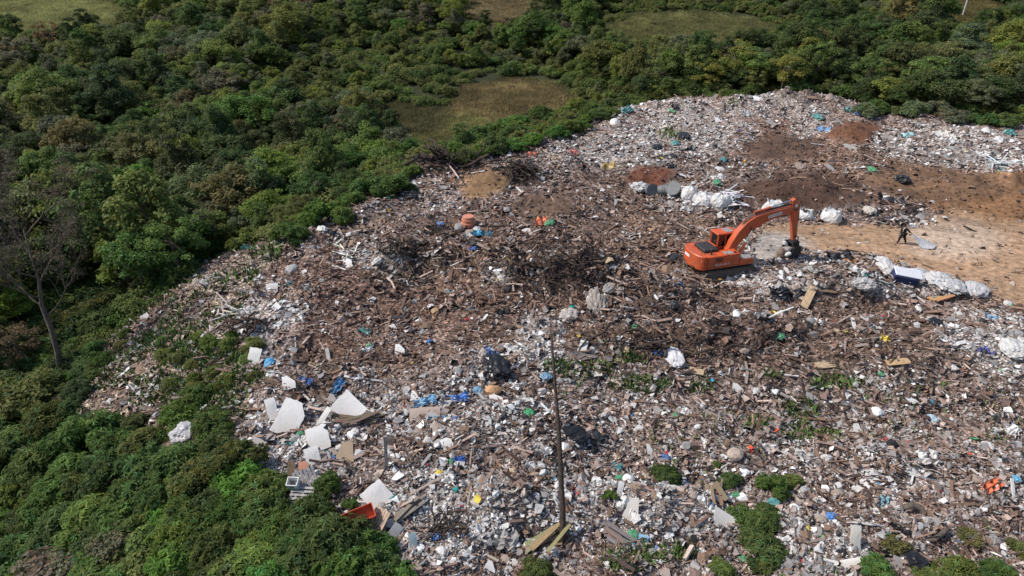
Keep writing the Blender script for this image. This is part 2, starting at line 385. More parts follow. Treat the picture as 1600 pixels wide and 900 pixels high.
def t_crump():
    n = 6; ang = np.sort(rng.random(n)*2*np.pi); V = [(0, 0, rng.uniform(.1, .5))]+[(math.cos(t)*rng.uniform(.3, .55), math.sin(t)*rng.uniform(.3, .55), rng.uniform(-.15, .3)) for t in ang]
    return hull_tri(V, [(0, 1+i, 1+(i+1) % n) for i in range(n)])
def t_stick():
    b = rng.uniform(-.1, .1); V = []
    for x, yy in ((-.5, 0), (.0, b), (.5, 0)):
        for k in range(3): V.append((x, yy+.05*math.cos(2.1*k), .05*math.sin(2.1*k)+abs(b)*.3*(x == 0)))
    F = []
    for s in (0, 3):
        for k in range(3): a, c = s+k, s+(k+1) % 3; F += [(a, c, c+3), (a, c+3, a+3)]
    return hull_tri(V, F)
def t_ribbon():
    n = 5; V = []; F = []; b = rng.uniform(-.25, .25); h = rng.uniform(.05, .2)
    for i in range(n):
        t = i/(n-1)-.5; yy = b*math.sin(3*t+b*9); zz = h*abs(math.sin(4*t+b*20))
        V += [(t, yy-.05, zz), (t, yy+.05, zz+rng.uniform(-.05, .05))]
        if i: k = 2*i; F += [(k-2, k-1, k+1), (k-2, k+1, k)]
    return hull_tri(V, F)
def t_plank():
    x, y, z = .5, rng.uniform(.03, .075), .025
    V = [(-x,-y,-z),(x,-y,-z),(x,y,-z),(-x,y,-z),(-x,-y,z),(x,-y,z),(x,y,z),(-x,y,z)]
    return hull_tri(V, [(4,5,6),(4,6,7),(0,1,5),(0,5,4),(1,2,6),(1,6,5),(2,3,7),(2,7,6),(3,0,4),(3,4,7)])
def t_slab():
    n = 5; ang = np.sort(rng.random(n))*2*np.pi/1.0; rr = rng.uniform(.32, .55, n); h = rng.uniform(.04, .1)
    V = [(math.cos(t)*r, math.sin(t)*r*.8, h) for t, r in zip(ang, rr)]+[(math.cos(t)*r, math.sin(t)*r*.8, -h) for t, r in zip(ang, rr)]
    F = [(0, i, i+1) for i in range(1, n-1)]
    for i in range(n): j = (i+1) % n; F += [(i, i+n, j+n), (i, j+n, j)]
    return hull_tri(V, F)
def t_chunk():
    V = np.array([(1,0,0),(-1,0,0),(0,1,0),(0,-1,0),(0,0,1),(0,0,-1)])*.45*rng.uniform(.55, 1.15, (6, 1))*np.array([1, .8, .65])+rng.normal(0, .07, (6, 3))
    return hull_tri(V, [(0,2,4),(2,1,4),(1,3,4),(3,0,4),(2,0,5),(1,2,5),(3,1,5),(0,3,5)])
def t_ball():
    bm = bmesh.new(); bmesh.ops.create_icosphere(bm, subdivisions=1, radius=.5)
    V = np.array([v.co for v in bm.verts])*rng.uniform(.55, 1.15, (len(bm.verts), 1))*np.array([1, .8, .55]); F = [[v.index for v in f.verts] for f in bm.faces]; bm.free()
    return hull_tri(V, F)
def scatter(name, tmpl, pos, size, tilt, tint, mat, lift=.25, label='', aspect=None):
    Vs, Fs, Ts = [], [], []; off = 0
    pick = rng.integers(0, len(tmpl), len(pos))
    for k, (V, F) in enumerate(tmpl):
        m = np.where(pick == k)[0]
        if not len(m): continue
        Rm = rand_rot(len(m), tilt)
        S = size[m][:, None, None]*np.ones((1, 1, 3))
        if aspect is not None: S = S*np.stack([np.ones(len(m)), aspect[m], aspect[m]], 1)[:, None, :]
        W = np.einsum('nij,nkj->nki', Rm, V[None]*S)+pos[m][:, None, :]
        W[:, :, 2] += (size[m]*lift)[:, None]
        Vs.append(W.reshape(-1, 3)); Fs.append((F[None]+(off+np.arange(len(m))*len(V))[:, None, None]).reshape(-1, 3)); off += W.shape[0]*W.shape[1]
        Ts.append(np.repeat(tint[m], len(V), 0))
    me = mesh_np(name, np.concatenate(Vs), np.concatenate(Fs), mat, np.concatenate(Ts))
    o = obj(name, me); tag(o, label, None, kind='stuff'); return o
def dump_points(n, vmax=1040, umin=60, umax=2050):
    u = rng.uniform(umin, umax, n); v = rng.uniform(138, vmax, n)
    xp, yp = (u-800)/FPX, (v-450)/FPX
    # a third of them spread on the lower slope as well
    zz = np.where(u < 420, rng.uniform(-7, 0, n), 0.0)
    t = (zz-CAM_H)/(-sp-yp*cp)
    x, y = t*xp, t*(cp-yp*sp); z = height(x, y)
    cls, col, g, uu, vv, d = zones(x, y, z)
    return x, y, z, cls, g, uu, vv, d, col
PAL = {  # linear albedos
 'white': np.array([(.76,.745,.72),(.62,.60,.575),(.54,.515,.49),(.47,.45,.435)]), 'grey': np.array([(.40,.38,.365),(.30,.28,.27),(.22,.205,.20),(.44,.395,.37),(.33,.285,.262)]),
 'beige': np.array([(.36,.27,.228),(.30,.21,.172),(.25,.172,.14),(.42,.325,.275),(.21,.142,.115)]), 'wood': np.array([(.145,.086,.062),(.19,.115,.08),(.10,.062,.047),(.25,.158,.11),(.075,.047,.038)]),
 'dark': np.array([(.03,.028,.028),(.05,.045,.043),(.018,.018,.02),(.07,.055,.05)]),
 'colour': np.array([(.03,.16,.45),(.05,.33,.55),(.02,.30,.26),(.60,.10,.04),(.50,.05,.06),(.65,.36,.05),(.07,.35,.14),(.62,.50,.08),(.25,.42,.60),(.6,.25,.25)])}
KEYS = ['white', 'grey', 'beige', 'wood', 'dark', 'colour']
MIX = {0: (.14,.24,.31,.19,.12,.006), 1: (.50,.28,.13,.03,.06,.006), 2: (.05,.11,.30,.43,.10,.006), 3: (.15,.15,.50,.20,.0,.0), 4: (.01,.03,.10,.55,.31,.0), 5: (.04,.08,.14,.42,.31,.008), 6: (.18,.25,.38,.10,.08,.006), 7: (.09,.19,.42,.20,.10,.004), 8: (0,0,1,0,0,0), 9: (0,0,1,0,0,0)}
DENS = {0: 1, 1: 1.1, 2: .6, 3: .03, 4: .10, 5: 1.0, 6: 1.0, 7: .6, 8: 0, 9: 0}
def tints(cls, x, y):
    n = len(cls); base = np.array([MIX[c] for c in range(10)])[cls]
    for q in range(6): base[:, q] *= np.exp(6.5*fbm(x/1.9+31*q, y/1.9-17*q, 2)+3.0*fbm(x/.7+31*q, y/.7-17*q, 2))
    cum = np.cumsum(base, 1)/base.sum(1)[:, None]; k = np.minimum((rng.random(n)[:, None] > cum).sum(1), 5)
    out = np.zeros((n, 3))
    for q in range(6):
        m = k == q; p = PAL[KEYS[q]]; out[m] = p[rng.integers(0, len(p), m.sum())]
    return np.clip(out*rng.uniform(.72, 1.15, (n, 1)), .012, .85)
def litter(name, tm, n, szpx, tilt, mat, lift, label, tint=None, wclass=None, smin=.05, smax=.55, aspect=None):
    x, y, z, cls, g, u, v, d, col = dump_points(n)
    dens = np.array([DENS[c] for c in range(10)])
    if wclass: dens = dens*np.array([wclass.get(c, 1.0) for c in range(10)])
    clump = .28+1.35*sstep(-.16, .2, fbm(x/2.0+7*len(name), y/2.0, 3))
    keep = rng.random(n) < dens[cls]*clump*.75
    x, y, z, cls, d, col = x[keep], y[keep], z[keep], cls[keep], d[keep], col[keep]
    size = np.clip(szpx*rng.lognormal(0, .55, len(x))*d/FPX, smin, smax)
    tn = tints(cls, x, y) if tint is None else tint(cls, col)
    asp = None if aspect is None else rng.uniform(*aspect, len(x))
    return scatter(name, tm, np.stack([x, y, z], 1), size, tilt, tn, mat, lift, label, asp)
def woodtint(cls, col):
    p = np.concatenate([PAL['wood'], PAL['wood'], PAL['beige'], PAL['grey'][:1]]); return np.clip(p[rng.integers(0, len(p), len(cls))]*rng.uniform(.8, 1.3, (len(cls), 1)), .01, .8)
def soiltint(cls, col): return np.clip(col*rng.uniform(.6, 1.25, (len(cls), 1)), .01, .8)
litter('paper_litter', [t_flake() for _ in range(7)]+[t_crump() for _ in range(7)], 150000, 4.6, .45, M['scrap'], .10, 'torn paper, film and sheet scraps strewn over the whole dump')
litter('rubble_litter', [t_slab() for _ in range(8)]+[t_chunk() for _ in range(5)], 126000, 4.2, .4, M['scrap'], .12, 'broken plaster and rubble crumbs strewn over the whole dump')
litter('plastic_litter', [t_ball() for _ in range(8)], 17000, 6.0, .5, M['plastic'], .2, 'crumpled plastic scraps strewn over the whole dump', wclass={2: .5, 4: 0, 3: .3, 7: .5})
litter('wood_litter', [t_plank() for _ in range(5)]+[t_stick() for _ in range(7)], 104000, 12.5, .3, M['scrap'], .05, 'splintered wood and sticks strewn over the whole dump', tint=woodtint, wclass={1: .55, 5: 1.7, 2: 1.1, 4: .5, 6: .8}, smax=1.5, aspect=(.5, 1.2))
litter('film_litter', [t_ribbon() for _ in range(9)], 44000, 8, .35, M['plastic'], .08, 'thin strips of film, tape and cable tangled in the litter', smax=.8, aspect=(.35, 1.1), wclass={4: .3, 3: .3, 2: .5, 7: .5})
litter('soil_clods', [t_chunk() for _ in range(6)], 48000, 5.0, .6, M['soil_clod'], .1, 'loose clods of earth on the soil heaps and track', tint=soiltint, wclass={1: .15, 0: .3, 6: .3, 2: 1.0, 3: 7, 4: 12, 7: .6}, smax=.4)

# grass between the litter
def blades(name, n, label, size=.3, mask=None):
    x, y, z, cls, g, u, v, d, col = dump_points(n)
    keep = (rng.random(n) < (np.clip(g*1.3+.05*(cls == 6)*(fbm(x/4, y/4, 3) > .02)+.42*(cls == 7)*(fbm(x/3, y/3, 3) > -.03), 0, 1) if mask is None else mask(cls, g)))
    x, y, z, d = x[keep], y[keep], z[keep], d[keep]; k = len(x)
    V = []; a = rng.random(k)*2*np.pi; h = np.clip(rng.uniform(4, 11, k)*d/FPX, .10, .5); wd = h*.28
    lean = rng.normal(0, .45, (k, 2))*h[:, None]
    p0 = np.stack([x-np.cos(a)*wd, y-np.sin(a)*wd, z-.03], 1); p1 = np.stack([x+np.cos(a)*wd, y+np.sin(a)*wd, z-.03], 1)
    p2 = np.stack([x+lean[:, 0], y+lean[:, 1], z+h], 1)
    V = np.stack([p0, p1, p2], 1).reshape(-1, 3); F = np.arange(3*k).reshape(-1, 3)
    pal = np.array([(.065,.14,.022),(.09,.175,.03),(.12,.18,.04),(.14,.16,.055)]); t = np.repeat(pal[rng.integers(0, 4, k)]*rng.uniform(.7, 1.2, (k, 1)), 3, 0)
    o = obj(name, mesh_np(name, V, F, M['grass'], t)); tag(o, label, None, kind='stuff')
blades('grass', 320000, 'short green grass and weeds growing in patches between the litter')

# ------------------------------------------------------------------ foliage prototypes
def leaf_cloud(name, clumps, n, size, mat, star=False, flat=.0, hang=.0):
    """clumps: list of (centre, radius); n leaves spread over the clump shells"""
    r = np.array([c[1] for c in clumps]); cen = np.array([c[0] for c in clumps]); p = r**2/np.sum(r**2)
    k = rng.choice(len(clumps), n, p=p)
    d = rng.normal(0, 1, (n, 3)); d /= np.linalg.norm(d, axis=1)[:, None]; d[:, 2] = np.where(d[:, 2] < -.35, -d[:, 2]*.6, d[:, 2])
    pos = cen[k]+d*(r[k]*rng.uniform(.45, 1.22, n))[:, None]*np.array([1, 1, .85])
    nrm = d*.8+rng.normal(0, .45, (n, 3))+np.array([0, 0, .7]); nrm /= np.linalg.norm(nrm, axis=1)[:, None]
    ref = rng.normal(0, 1, (n, 3)); a = np.cross(nrm, ref); a /= np.linalg.norm(a, axis=1)[:, None]; b = np.cross(nrm, a)
    s = size*rng.uniform(.6, 1.35, n)
    tone = rng.uniform(.78, 1.22, len(clumps))[k]*rng.uniform(.7, 1.3, n)
    hue = rng.normal(0, .10, n)
    tint = np.stack([tone*(1+hue), tone, tone*(1-hue)], 1)
    if star:                                        # palmate leaf: five pointed lobes round the stalk
        L = 5; V = []; F = []; tt = []
        for q in range(L):
            th = (q-2)*.95; dx, dy = math.cos(th), math.sin(th); ln = 1-.13*abs(q-2)
            c1 = pos+(a*dx+b*dy)*(s*.5*ln)[:, None]+(a*-dy+b*dx)*(s*.17)[:, None]
            c2 = pos+(a*dx+b*dy)*(s*.5*ln)[:, None]-(a*-dy+b*dx)*(s*.17)[:, None]
            tip = pos+(a*dx+b*dy)*(s*ln)[:, None]-nrm*(s*.25)[:, None]
            V.append(np.stack([pos, c2, tip, c1], 1))
        V = np.stack(V, 1).reshape(-1, 3); F = np.arange(len(V)).reshape(-1, 4); T = np.repeat(tint, 4*L, 0)
    else:
        V = np.stack([pos-a*(s*.5)[:, None], pos-b*(s*.32)[:, None]+nrm*(s*.1)[:, None], pos+a*(s*.55)[:, None], pos+b*(s*.32)[:, None]+nrm*(s*.1)[:, None]], 1).reshape(-1, 3)
        F = np.arange(len(V)).reshape(-1, 4); T = np.repeat(tint, 4, 0)
    return mesh_np(name, V, F, mat, T)
def crown_clumps(rad, hgt, n, r0, r1, flat=1.0):
    out = []
    for _ in range(n):
        a = random.random()*6.283; q = math.sqrt(random.random()); z = random.random()
        rr = rad*q*math.sqrt(max(.15, 1-(z*1.0-.25)**2)) if z > .25 else rad*q
        out.append(((math.cos(a)*rr, math.sin(a)*rr, hgt*(.42+.5*z*(1-.45*q*q))), random.uniform(r0, r1)))
    return out
def limbs(name, hgt, clumps, mat, r0=.14):
    bm = bmesh.new()
    top = Vector((random.uniform(-.2, .2), random.uniform(-.2, .2), hgt*.62))
    add_tube(bm, [(0, 0, -.4), (top.x*.4, top.y*.4, hgt*.3), top], [r0, r0*.75, r0*.4], 6)
    for c, r in clumps[:7]:
        s = Vector((top.x*.4, top.y*.4, hgt*.3)).lerp(top, random.random())
        e = Vector(c); m = s.lerp(e, .5)+Vector((0, 0, .2))
        add_tube(bm, [s, m, e], [r0*.45, r0*.3, r0*.12], 4, cap=False)
    return bm_mesh(name, bm, mat)
TREES = []   # (form word, crown mesh, trunk mesh)
for form, rad, hgt, n, r0, r1, leaves, ls in [('round', 2.3, 5.6, 16, .8, 1.3, 5200, .25), ('round', 2.6, 6.2, 20, .75, 1.25, 5600, .25), ('broad', 3.1, 5.6, 24, .7, 1.2, 6200, .26), ('broad', 3.4, 5.2, 26, .65, 1.1, 6200, .25),
        ('upright', 1.8, 7.0, 18, .65, 1.05, 4900, .24), ('upright', 2.0, 7.4, 18, .7, 1.1, 5000, .24), ('open', 2.5, 6.4, 12, .6, .95, 3000, .22), ('open', 2.8, 6.0, 14, .55, .9, 3000, .21)]:
    cl = crown_clumps(rad, hgt, int(n*2.1), r0*.5, r1*.72)
    TREES.append((form, leaf_cloud('crown', cl, leaves, ls, M['leaf']), limbs('trunk', hgt, cl, M['bark'])))
BUSH = []
for form, rad, hgt, n, leaves, ls in [('broad leaved', 1.2, 1.7, 12, 1000, .25), ('broad leaved', 1.35, 1.5, 14, 1050, .24), ('broad leaved', 1.0, 2.0, 10, 900, .26)]:
    cl = [((c[0][0], c[0][1], c[0][2]*1.0-.25*hgt), c[1]) for c in crown_clumps(rad*.9, hgt, int(n*1.5), .24, .55)]
    BUSH.append((form, leaf_cloud('foliage', cl, leaves, ls, M['leaf'], star=True), limbs('stem', hgt*.8, cl, M['bark'], .05)))
for form, rad, hgt, n, leaves, ls in [('small leaved', 1.2, 1.5, 14, 1500, .17), ('small leaved', 1.35, 1.3, 14, 1600, .17)]:
    cl = [((c[0][0], c[0][1], c[0][2]*1.0-.25*hgt), c[1]) for c in crown_clumps(rad*.9, hgt, int(n*1.5), .24, .52)]
    BUSH.append((form, leaf_cloud('foliage', cl, leaves, ls, M['leaf']), limbs('stem', hgt*.8, cl, M['bark'], .05)))

SPEC = {  # colour word -> linear leaf albedo
 'dark green': (0.085, 0.116, 0.042), 'deep green': (0.105, 0.155, 0.045), 'green': (0.145, 0.196, 0.052), 'olive': (0.189, 0.205, 0.066), 'yellow green': (0.222, 0.254, 0.055), 'grey green': (0.169, 0.185, 0.097), 'brownish grey': (0.208, 0.185, 0.119), 'rusty': (0.213, 0.157, 0.075), 'bright green': (0.125, 0.227, 0.050)}
# ------------------------------------------------------------------ the wood: individual trees first, then the uncountable rest
cand = []
step = 3.3
for yy in np.arange(34, 250, step):
    for xx in np.arange(-190, 190, step):
        cand.append((xx+rng.uniform(-.48, .48)*step, yy+rng.uniform(-.48, .48)*step))
cand = np.array(cand); cz = height(cand[:, 0], cand[:, 1]); cD = sdf(cand[:, 0], cand[:, 1])
ccls, _, _, cu, cv, cd = zones(cand[:, 0], cand[:, 1], cz)
ok = (cD > 3.2) & (ccls == 9) & (cu > -260) & (cu < 1860) & (cv > -330) & ~((cv > 600) & (cu < 700))
EXCL = [(650,112),(780,104),(885,120),(905,215),(760,250),(655,275),(600,225),(610,180)]
ok &= ~inpoly(cu, cv, EXCL)
ok &= ~((cv < 70) & (cu < 185) & (cv > 5) & (np.random.default_rng(4).random(len(cu)) < .8))
ok &= ~((ell(cu, cv, (1080,62,150,46)) < 1) & (np.random.default_rng(6).random(len(cu)) < .25))
ok &= ~((abs(cu-1503) < 26) & (cv > 20) & (cv < 85))
ok &= ~((ell(cu, cv, (70,44,135,30)) < 1) & (np.random.default_rng(5).random(len(cu)) < .85)) & ~(ell(cu, cv, (785,34,60,26)) < 1)
inD = (cu < 420) & (cv > 470); ok &= ~inD | (cu < 60)
cand, cz, cD, cu, cv, cd = cand[ok], cz[ok], cD[ok], cu[ok], cv[ok], cd[ok]
nT = len(cand)
patch = fbm(cand[:, 0]/16, cand[:, 1]/16, 3)+rng.normal(0, .10, nT)
names = np.empty(nT, object)
for i in range(nT):
    p = patch[i]; r = random.random()
    right = cu[i] > 1000
    if r < .06: names[i] = 'yellow green'
    elif r < .10 and not right: names[i] = 'rusty' if r > .085 else 'bright green'
    elif p < -.14: names[i] = random.choice(['dark green', 'dark green', 'deep green', 'grey green'])
    elif p < .0: names[i] = random.choice(['deep green', 'green', 'olive', 'dark green'])
    elif p < .14: names[i] = random.choice(['green', 'olive', 'olive', 'grey green'] if right else ['olive', 'grey green', 'green', 'green'])
    else: names[i] = random.choice(['olive', 'yellow green', 'green'] if right else ['brownish grey', 'olive', 'grey green', 'yellow green'])
tsc = np.clip(rng.lognormal(-.08, .24, nT), .5, 1.5)*np.where(cD < 6, .72, 1.0)
tsc *= np.where(cv < 70, .85, 1)*np.where((cD < 13) & (cu > 330) & (cu < 1000), .55, 1)
scz = np.zeros(nT, bool)
for c in SCRUBZ: scz |= ell(cu+60*fbm(cand[:, 0]/7, cand[:, 1]/7, 2), cv, c) < 1
tsc[scz] *= rng.uniform(.32, .62, scz.sum()); names[scz] = rng.choice(['olive', 'yellow green', 'green', 'olive', 'grey green'], scz.sum())
tv = rng.integers(0, len(TREES), nT)
for i in range(nT):
    if names[i] in ('brownish grey', 'rusty') and random.random() < .7: tv[i] = 6+random.randint(0, 1)
inview = (cu > -30) & (cu < 1630) & (cv > -25)
order = np.argsort(np.where(inview, cd/tsc, 1e9))[:290]
near = np.zeros(nT, bool); near[order] = True
for i in order:
    form, cm, tm = TREES[tv[i]]
    s = tsc[i]; x, y = cand[i]; z = cz[i]
    e = empty('tree', (x, y, z-.1), random.random()*6.28, s); e.scale = (s*random.uniform(.9, 1.15), s*random.uniform(.9, 1.15), s*random.uniform(.85, 1.15))
    c = obj('crown', cm, e); c.color = (*[k*random.uniform(.85, 1.15) for k in SPEC[names[i]]], 1)
    obj('trunk', tm, e)
    tag(e, None, 'tree', 'trees of the wood round the dump')
    sz = 'small' if s < .75 else ('tall' if s > 1.15 else '')
    reg(e, f"{sz} {names[i]} {form} tree".strip(), x, y, z+3.5*s)
# the rest of the wood as one object that places the same crowns
def instancer(name, pts, idx, rot, scl, colr, protos, label):
    me = bpy.data.meshes.new(name); me.vertices.add(len(pts)); me.vertices.foreach_set('co', np.ascontiguousarray(pts, np.float32).ravel())
    for nm, tp, key, data in (('kind_id', 'INT', 'value', idx), ('turn', 'FLOAT', 'value', rot), ('size', 'FLOAT', 'value', scl)):
        a = me.attributes.new(nm, tp, 'POINT'); a.data.foreach_set(key, np.ascontiguousarray(data, np.int32 if tp == 'INT' else np.float32))
    a = me.attributes.new('species', 'FLOAT_COLOR', 'POINT'); cc = np.ones((len(pts), 4), np.float32); cc[:, :3] = colr; a.data.foreach_set('color', cc.ravel())
    o = obj(name, me); tag(o, label, None, kind='stuff')
    g = bpy.data.node_groups.new(name+'_nodes', 'GeometryNodeTree')
    g.interface.new_socket('Geometry', in_out='INPUT', socket_type='NodeSocketGeometry'); g.interface.new_socket('Geometry', in_out='OUTPUT', socket_type='NodeSocketGeometry')
    gi = g.nodes.new('NodeGroupInput'); go = g.nodes.new('NodeGroupOutput')
    g2i = g.nodes.new('GeometryNodeGeometryToInstance')
    for ob in reversed(protos):
        oi = g.nodes.new('GeometryNodeObjectInfo'); oi.inputs['Object'].default_value = ob; oi.inputs['As Instance'].default_value = False; oi.transform_space = 'ORIGINAL'
        g.links.new(oi.outputs['Geometry'], g2i.inputs[0])
    iop = g.nodes.new('GeometryNodeInstanceOnPoints'); iop.inputs['Pick Instance'].default_value = True
    def attr(nm, tp):
        n = g.nodes.new('GeometryNodeInputNamedAttribute'); n.data_type = tp; n.inputs['Name'].default_value = nm; return n.outputs['Attribute']
    cx = g.nodes.new('ShaderNodeCombineXYZ'); g.links.new(attr('turn', 'FLOAT'), cx.inputs[2])
    g.links.new(gi.outputs[0], iop.inputs['Points']); g.links.new(g2i.outputs[0], iop.inputs['Instance'])
    g.links.new(attr('kind_id', 'INT'), iop.inputs['Instance Index']); g.links.new(cx.outputs[0], iop.inputs['Rotation']); g.links.new(attr('size', 'FLOAT'), iop.inputs['Scale'])
    sm = g.nodes.new('GeometryNodeSetMaterial'); sm.inputs['Material'].default_value = M['leaf_far']
    g.links.new(iop.outputs[0], go.inputs[0])
    md = o.modifiers.new('place', 'NODES'); md.node_group = g
    return o
def far_proto(me):
    m2 = me.copy(); m2.materials.clear(); m2.materials.append(M['leaf_far']); return bpy.data.objects.new('far_foliage', m2)
PT = [far_proto(t[1]) for t in TREES]; PB = [far_proto(b[1]) for b in BUSH]
def tuft():
    n = 90; a = rng.random(n)*6.283; q = rng.random(n)*.9; h = rng.uniform(.35, .85, n); x0, y0 = np.cos(a)*q, np.sin(a)*q; t = rng.random(n)*6.283; wd = .09
    ln = rng.normal(0, .28, (n, 2))
    V = np.stack([np.stack([x0-np.cos(t)*wd, y0-np.sin(t)*wd, 0*h], 1), np.stack([x0+np.cos(t)*wd, y0+np.sin(t)*wd, 0*h], 1), np.stack([x0+ln[:, 0], y0+ln[:, 1], h], 1)], 1).reshape(-1, 3)
    return mesh_np('tuft', V, np.arange(3*n).reshape(-1, 3), M['leaf_far'], np.repeat(rng.uniform(.75, 1.25, (n, 1))*np.ones((1, 3)), 3, 0))
PB += [far_proto(tuft()) for _ in range(2)]
fi = np.where(~near)[0]
instancer('far_wood', np.column_stack([cand[fi], cz[fi]-.1]), tv[fi], rng.random(len(fi))*6.28, tsc[fi], np.array([SPEC[n] for n in names[fi]])*rng.uniform(.85, 1.15, (len(fi), 1)), PT, 'dense mixed wood covering the hillside beyond the nearer trees')
# understorey and scrub on the clearings
k = 26000
uxy = np.column_stack([rng.uniform(-190, 190, k), rng.uniform(34, 235, k)]); uz = height(uxy[:, 0], uxy[:, 1]); uD = sdf(uxy[:, 0], uxy[:, 1])
ucls, _, _, uu, uv, ud = zones(uxy[:, 0], uxy[:, 1], uz)
prob = np.where(ucls == 8, .16, np.where(ucls == 9, .40, 0))*(uD > 2.5); prob[(ucls == 8) & (uu < 200)] *= .15
kp = (rng.random(k) < prob) & (uu > -250) & (uu < 1850) & (uv > -300)
uxy, uz, ucls, uu = uxy[kp], uz[kp], ucls[kp], uu[kp]
ucol = np.where((ucls == 8)[:, None], np.array([(.125,.105,.058),(.105,.10,.048),(.09,.095,.04),(.155,.12,.075)])[rng.integers(0, 4, len(uxy))], np.array([SPEC['green'], SPEC['deep green'], SPEC['olive'], SPEC['olive']])[rng.integers(0, 4, len(uxy))])
instancer('scrub', np.column_stack([uxy, uz-.1]), np.where(ucls == 8, 3+rng.integers(0, 2, len(uxy)), rng.integers(2, 5, len(uxy))), rng.random(len(uxy))*6.28, np.where(ucls == 8, rng.uniform(.3, .8, len(uxy)), rng.uniform(.7, 1.9, len(uxy))), ucol*rng.uniform(.8, 1.2, (len(uxy), 1)), PB, 'low scrub under the trees and on the dry clearings')

k = 170000
dxy = np.column_stack([rng.uniform(-190, 120, k), rng.uniform(75, 235, k)]); dz = height(dxy[:, 0], dxy[:, 1]); dcl, dcol, _, du_, dv_, _ = zones(dxy[:, 0], dxy[:, 1], dz)
kp = (dcl == 8) & (du_ > -150) & (du_ < 1750) & (dv_ > -120); dxy, dz, dcol = dxy[kp], dz[kp], dcol[kp]
instancer('dry_grass', np.column_stack([dxy, dz-.05]), 5+rng.integers(0, 2, len(dxy)), rng.random(len(dxy))*6.28, rng.uniform(.5, 1.25, len(dxy)), np.clip(dcol*rng.uniform(1.2, 2.3, (len(dxy), 1))*np.array([1.0, 1.04, .95]), .02, .5), PB, 'dry brownish green grass covering the clearings and the meadow')
# ------------------------------------------------------------------ bushes
def bush(u, v, rpx, colour, form=None, label=None, short=None, xyz=None):
    x, y, z = xyz if xyz else ground(u, v)
    s = rpx/ppm(x, y, z)/1.25
    opts = [b for b in BUSH if form is None or b[0] == form]
    b = random.choice(opts)
    e = empty('bush', (x, y, z-.08), random.random()*6.28, s); e.scale = (s*random.uniform(.9, 1.2), s*random.uniform(.9, 1.2), s*random.uniform(.8, 1.1))
    f = obj('foliage', b[1], e); f.color = (*[q*random.uniform(.85, 1.15) for q in SPEC[colour]], 1)
    obj('stem', b[2], e)
    tag(e, label, 'bush', 'bushes on and round the dump')
    sz = 'small' if s < .6 else ('large' if s > 1.25 else '')
    reg(e, f"{sz} {colour} {b[0]} bush".strip(), x, y, z+.6*s, fixed=label, short=short)
HERO = [(513,752,28,'deep green'),(546,784,16,'deep green'),(1038,738,26,'deep green'),(1140,746,19,'deep green'),(1118,722,10,'green'),(1205,758,32,'deep green'),(952,772,14,'green'),(1185,810,36,'deep green'),(1188,850,40,'green'),
        (1195,880,22,'green'),(1128,888,24,'green'),(1400,845,26,'olive'),(1370,885,34,'green'),(1495,885,36,'green'),(1560,892,36,'deep green'),(1515,832,20,'olive'),(1598,852,26,'green'),(1450,897,24,'green'),(840,895,36,'deep green'),
        (212,655,26,'deep green'),(180,650,20,'green'),(350,690,34,'deep green'),(310,610,34,'deep green'),(340,650,40,'deep green'),(280,650,34,'green'),(352,745,34,'green'),(500,820,30,'deep green'),(560,850,44,'deep green'),(470,880,40,'green'),(540,890,56,'deep green'),(400,870,60,'green'),(620,905,30,'green')]
for u, v, r, c in HERO: bush(u, v+r*.45, r*.9, c, 'broad leaved' if c != 'olive' else 'small leaved')
def band(n, poly, r0, r1, cols, form=None, mind=.62):
    pts = []
    us = [p[0] for p in poly]; vs2 = [p[1] for p in poly]; tries = 0
    while len(pts) < n and tries < 6000:
        tries += 1
        u, v = random.uniform(min(us), max(us)), random.uniform(min(vs2), max(vs2))
        if not inpoly(np.array([u]), np.array([v]), poly)[0]: continue
        r = random.uniform(r0, r1)
        if any((u-a)**2+(v-b)**2*2.2 < (mind*(r+q))**2 for a, b, q in pts): continue
        pts.append((u, v, r))
    pts.sort(key=lambda p: p[1])
    for u, v, r in pts: bush(u, v+r*.4, r, random.choice(cols), form)
band(110, [(-20,640),(90,640),(180,668),(250,690),(300,730),(390,715),(420,760),(480,800),(560,850),(640,920),(-20,920)], 30, 52, ['green','deep green','deep green','green','bright green','deep green'], 'broad leaved', .5)
band(14, [(60,860),(260,830),(300,920),(40,920)], 40, 60, ['brownish grey','olive'], 'small leaved', .55)
band(60, [(60,470),(150,400),(270,375),(300,420),(210,475),(155,530),(100,580),(20,600),(0,560)], 22, 40, ['deep green','dark green','green','deep green'], None, .45)
band(26, [(280,380),(400,330),(520,290),(640,250),(655,268),(560,325),(470,368),(410,372),(330,392),(290,410)], 20, 34, ['bright green','green','green','deep green'], 'broad leaved', .45)
band(26, [(690,230),(760,200),(840,172),(905,178),(910,200),(840,218),(740,242),(695,246)], 15, 24, ['bright green','green','deep green'], 'broad leaved', .42)
band(8, [(920,170),(965,160),(970,172),(915,186)], 12, 18, ['green','deep green'], 'broad leaved')
band(24, [(1340,152),(1400,150),(1500,165),(1600,175),(1600,192),(1480,182),(1350,172)], 13, 22, ['deep green','grey green','green','grey green'], 'broad leaved', .45)
band(16, [(85,585),(150,540),(165,560),(110,640),(170,668),(120,660)], 14, 26, ['deep green','dark green'], None, .4)
band(16, [(120,560),(220,470),(290,420),(400,375),(420,390),(300,440),(225,500),(140,600)], 7, 15, ['green','olive','deep green'], None, .5)
band(18, [(255,520),(400,520),(400,600),(300,640),(250,600)], 10, 20, ['green','olive'], 'broad leaved')
band(3, [(1120,720),(1240,720),(1240,870),(1120,870)], 14, 24, ['deep green','green'])
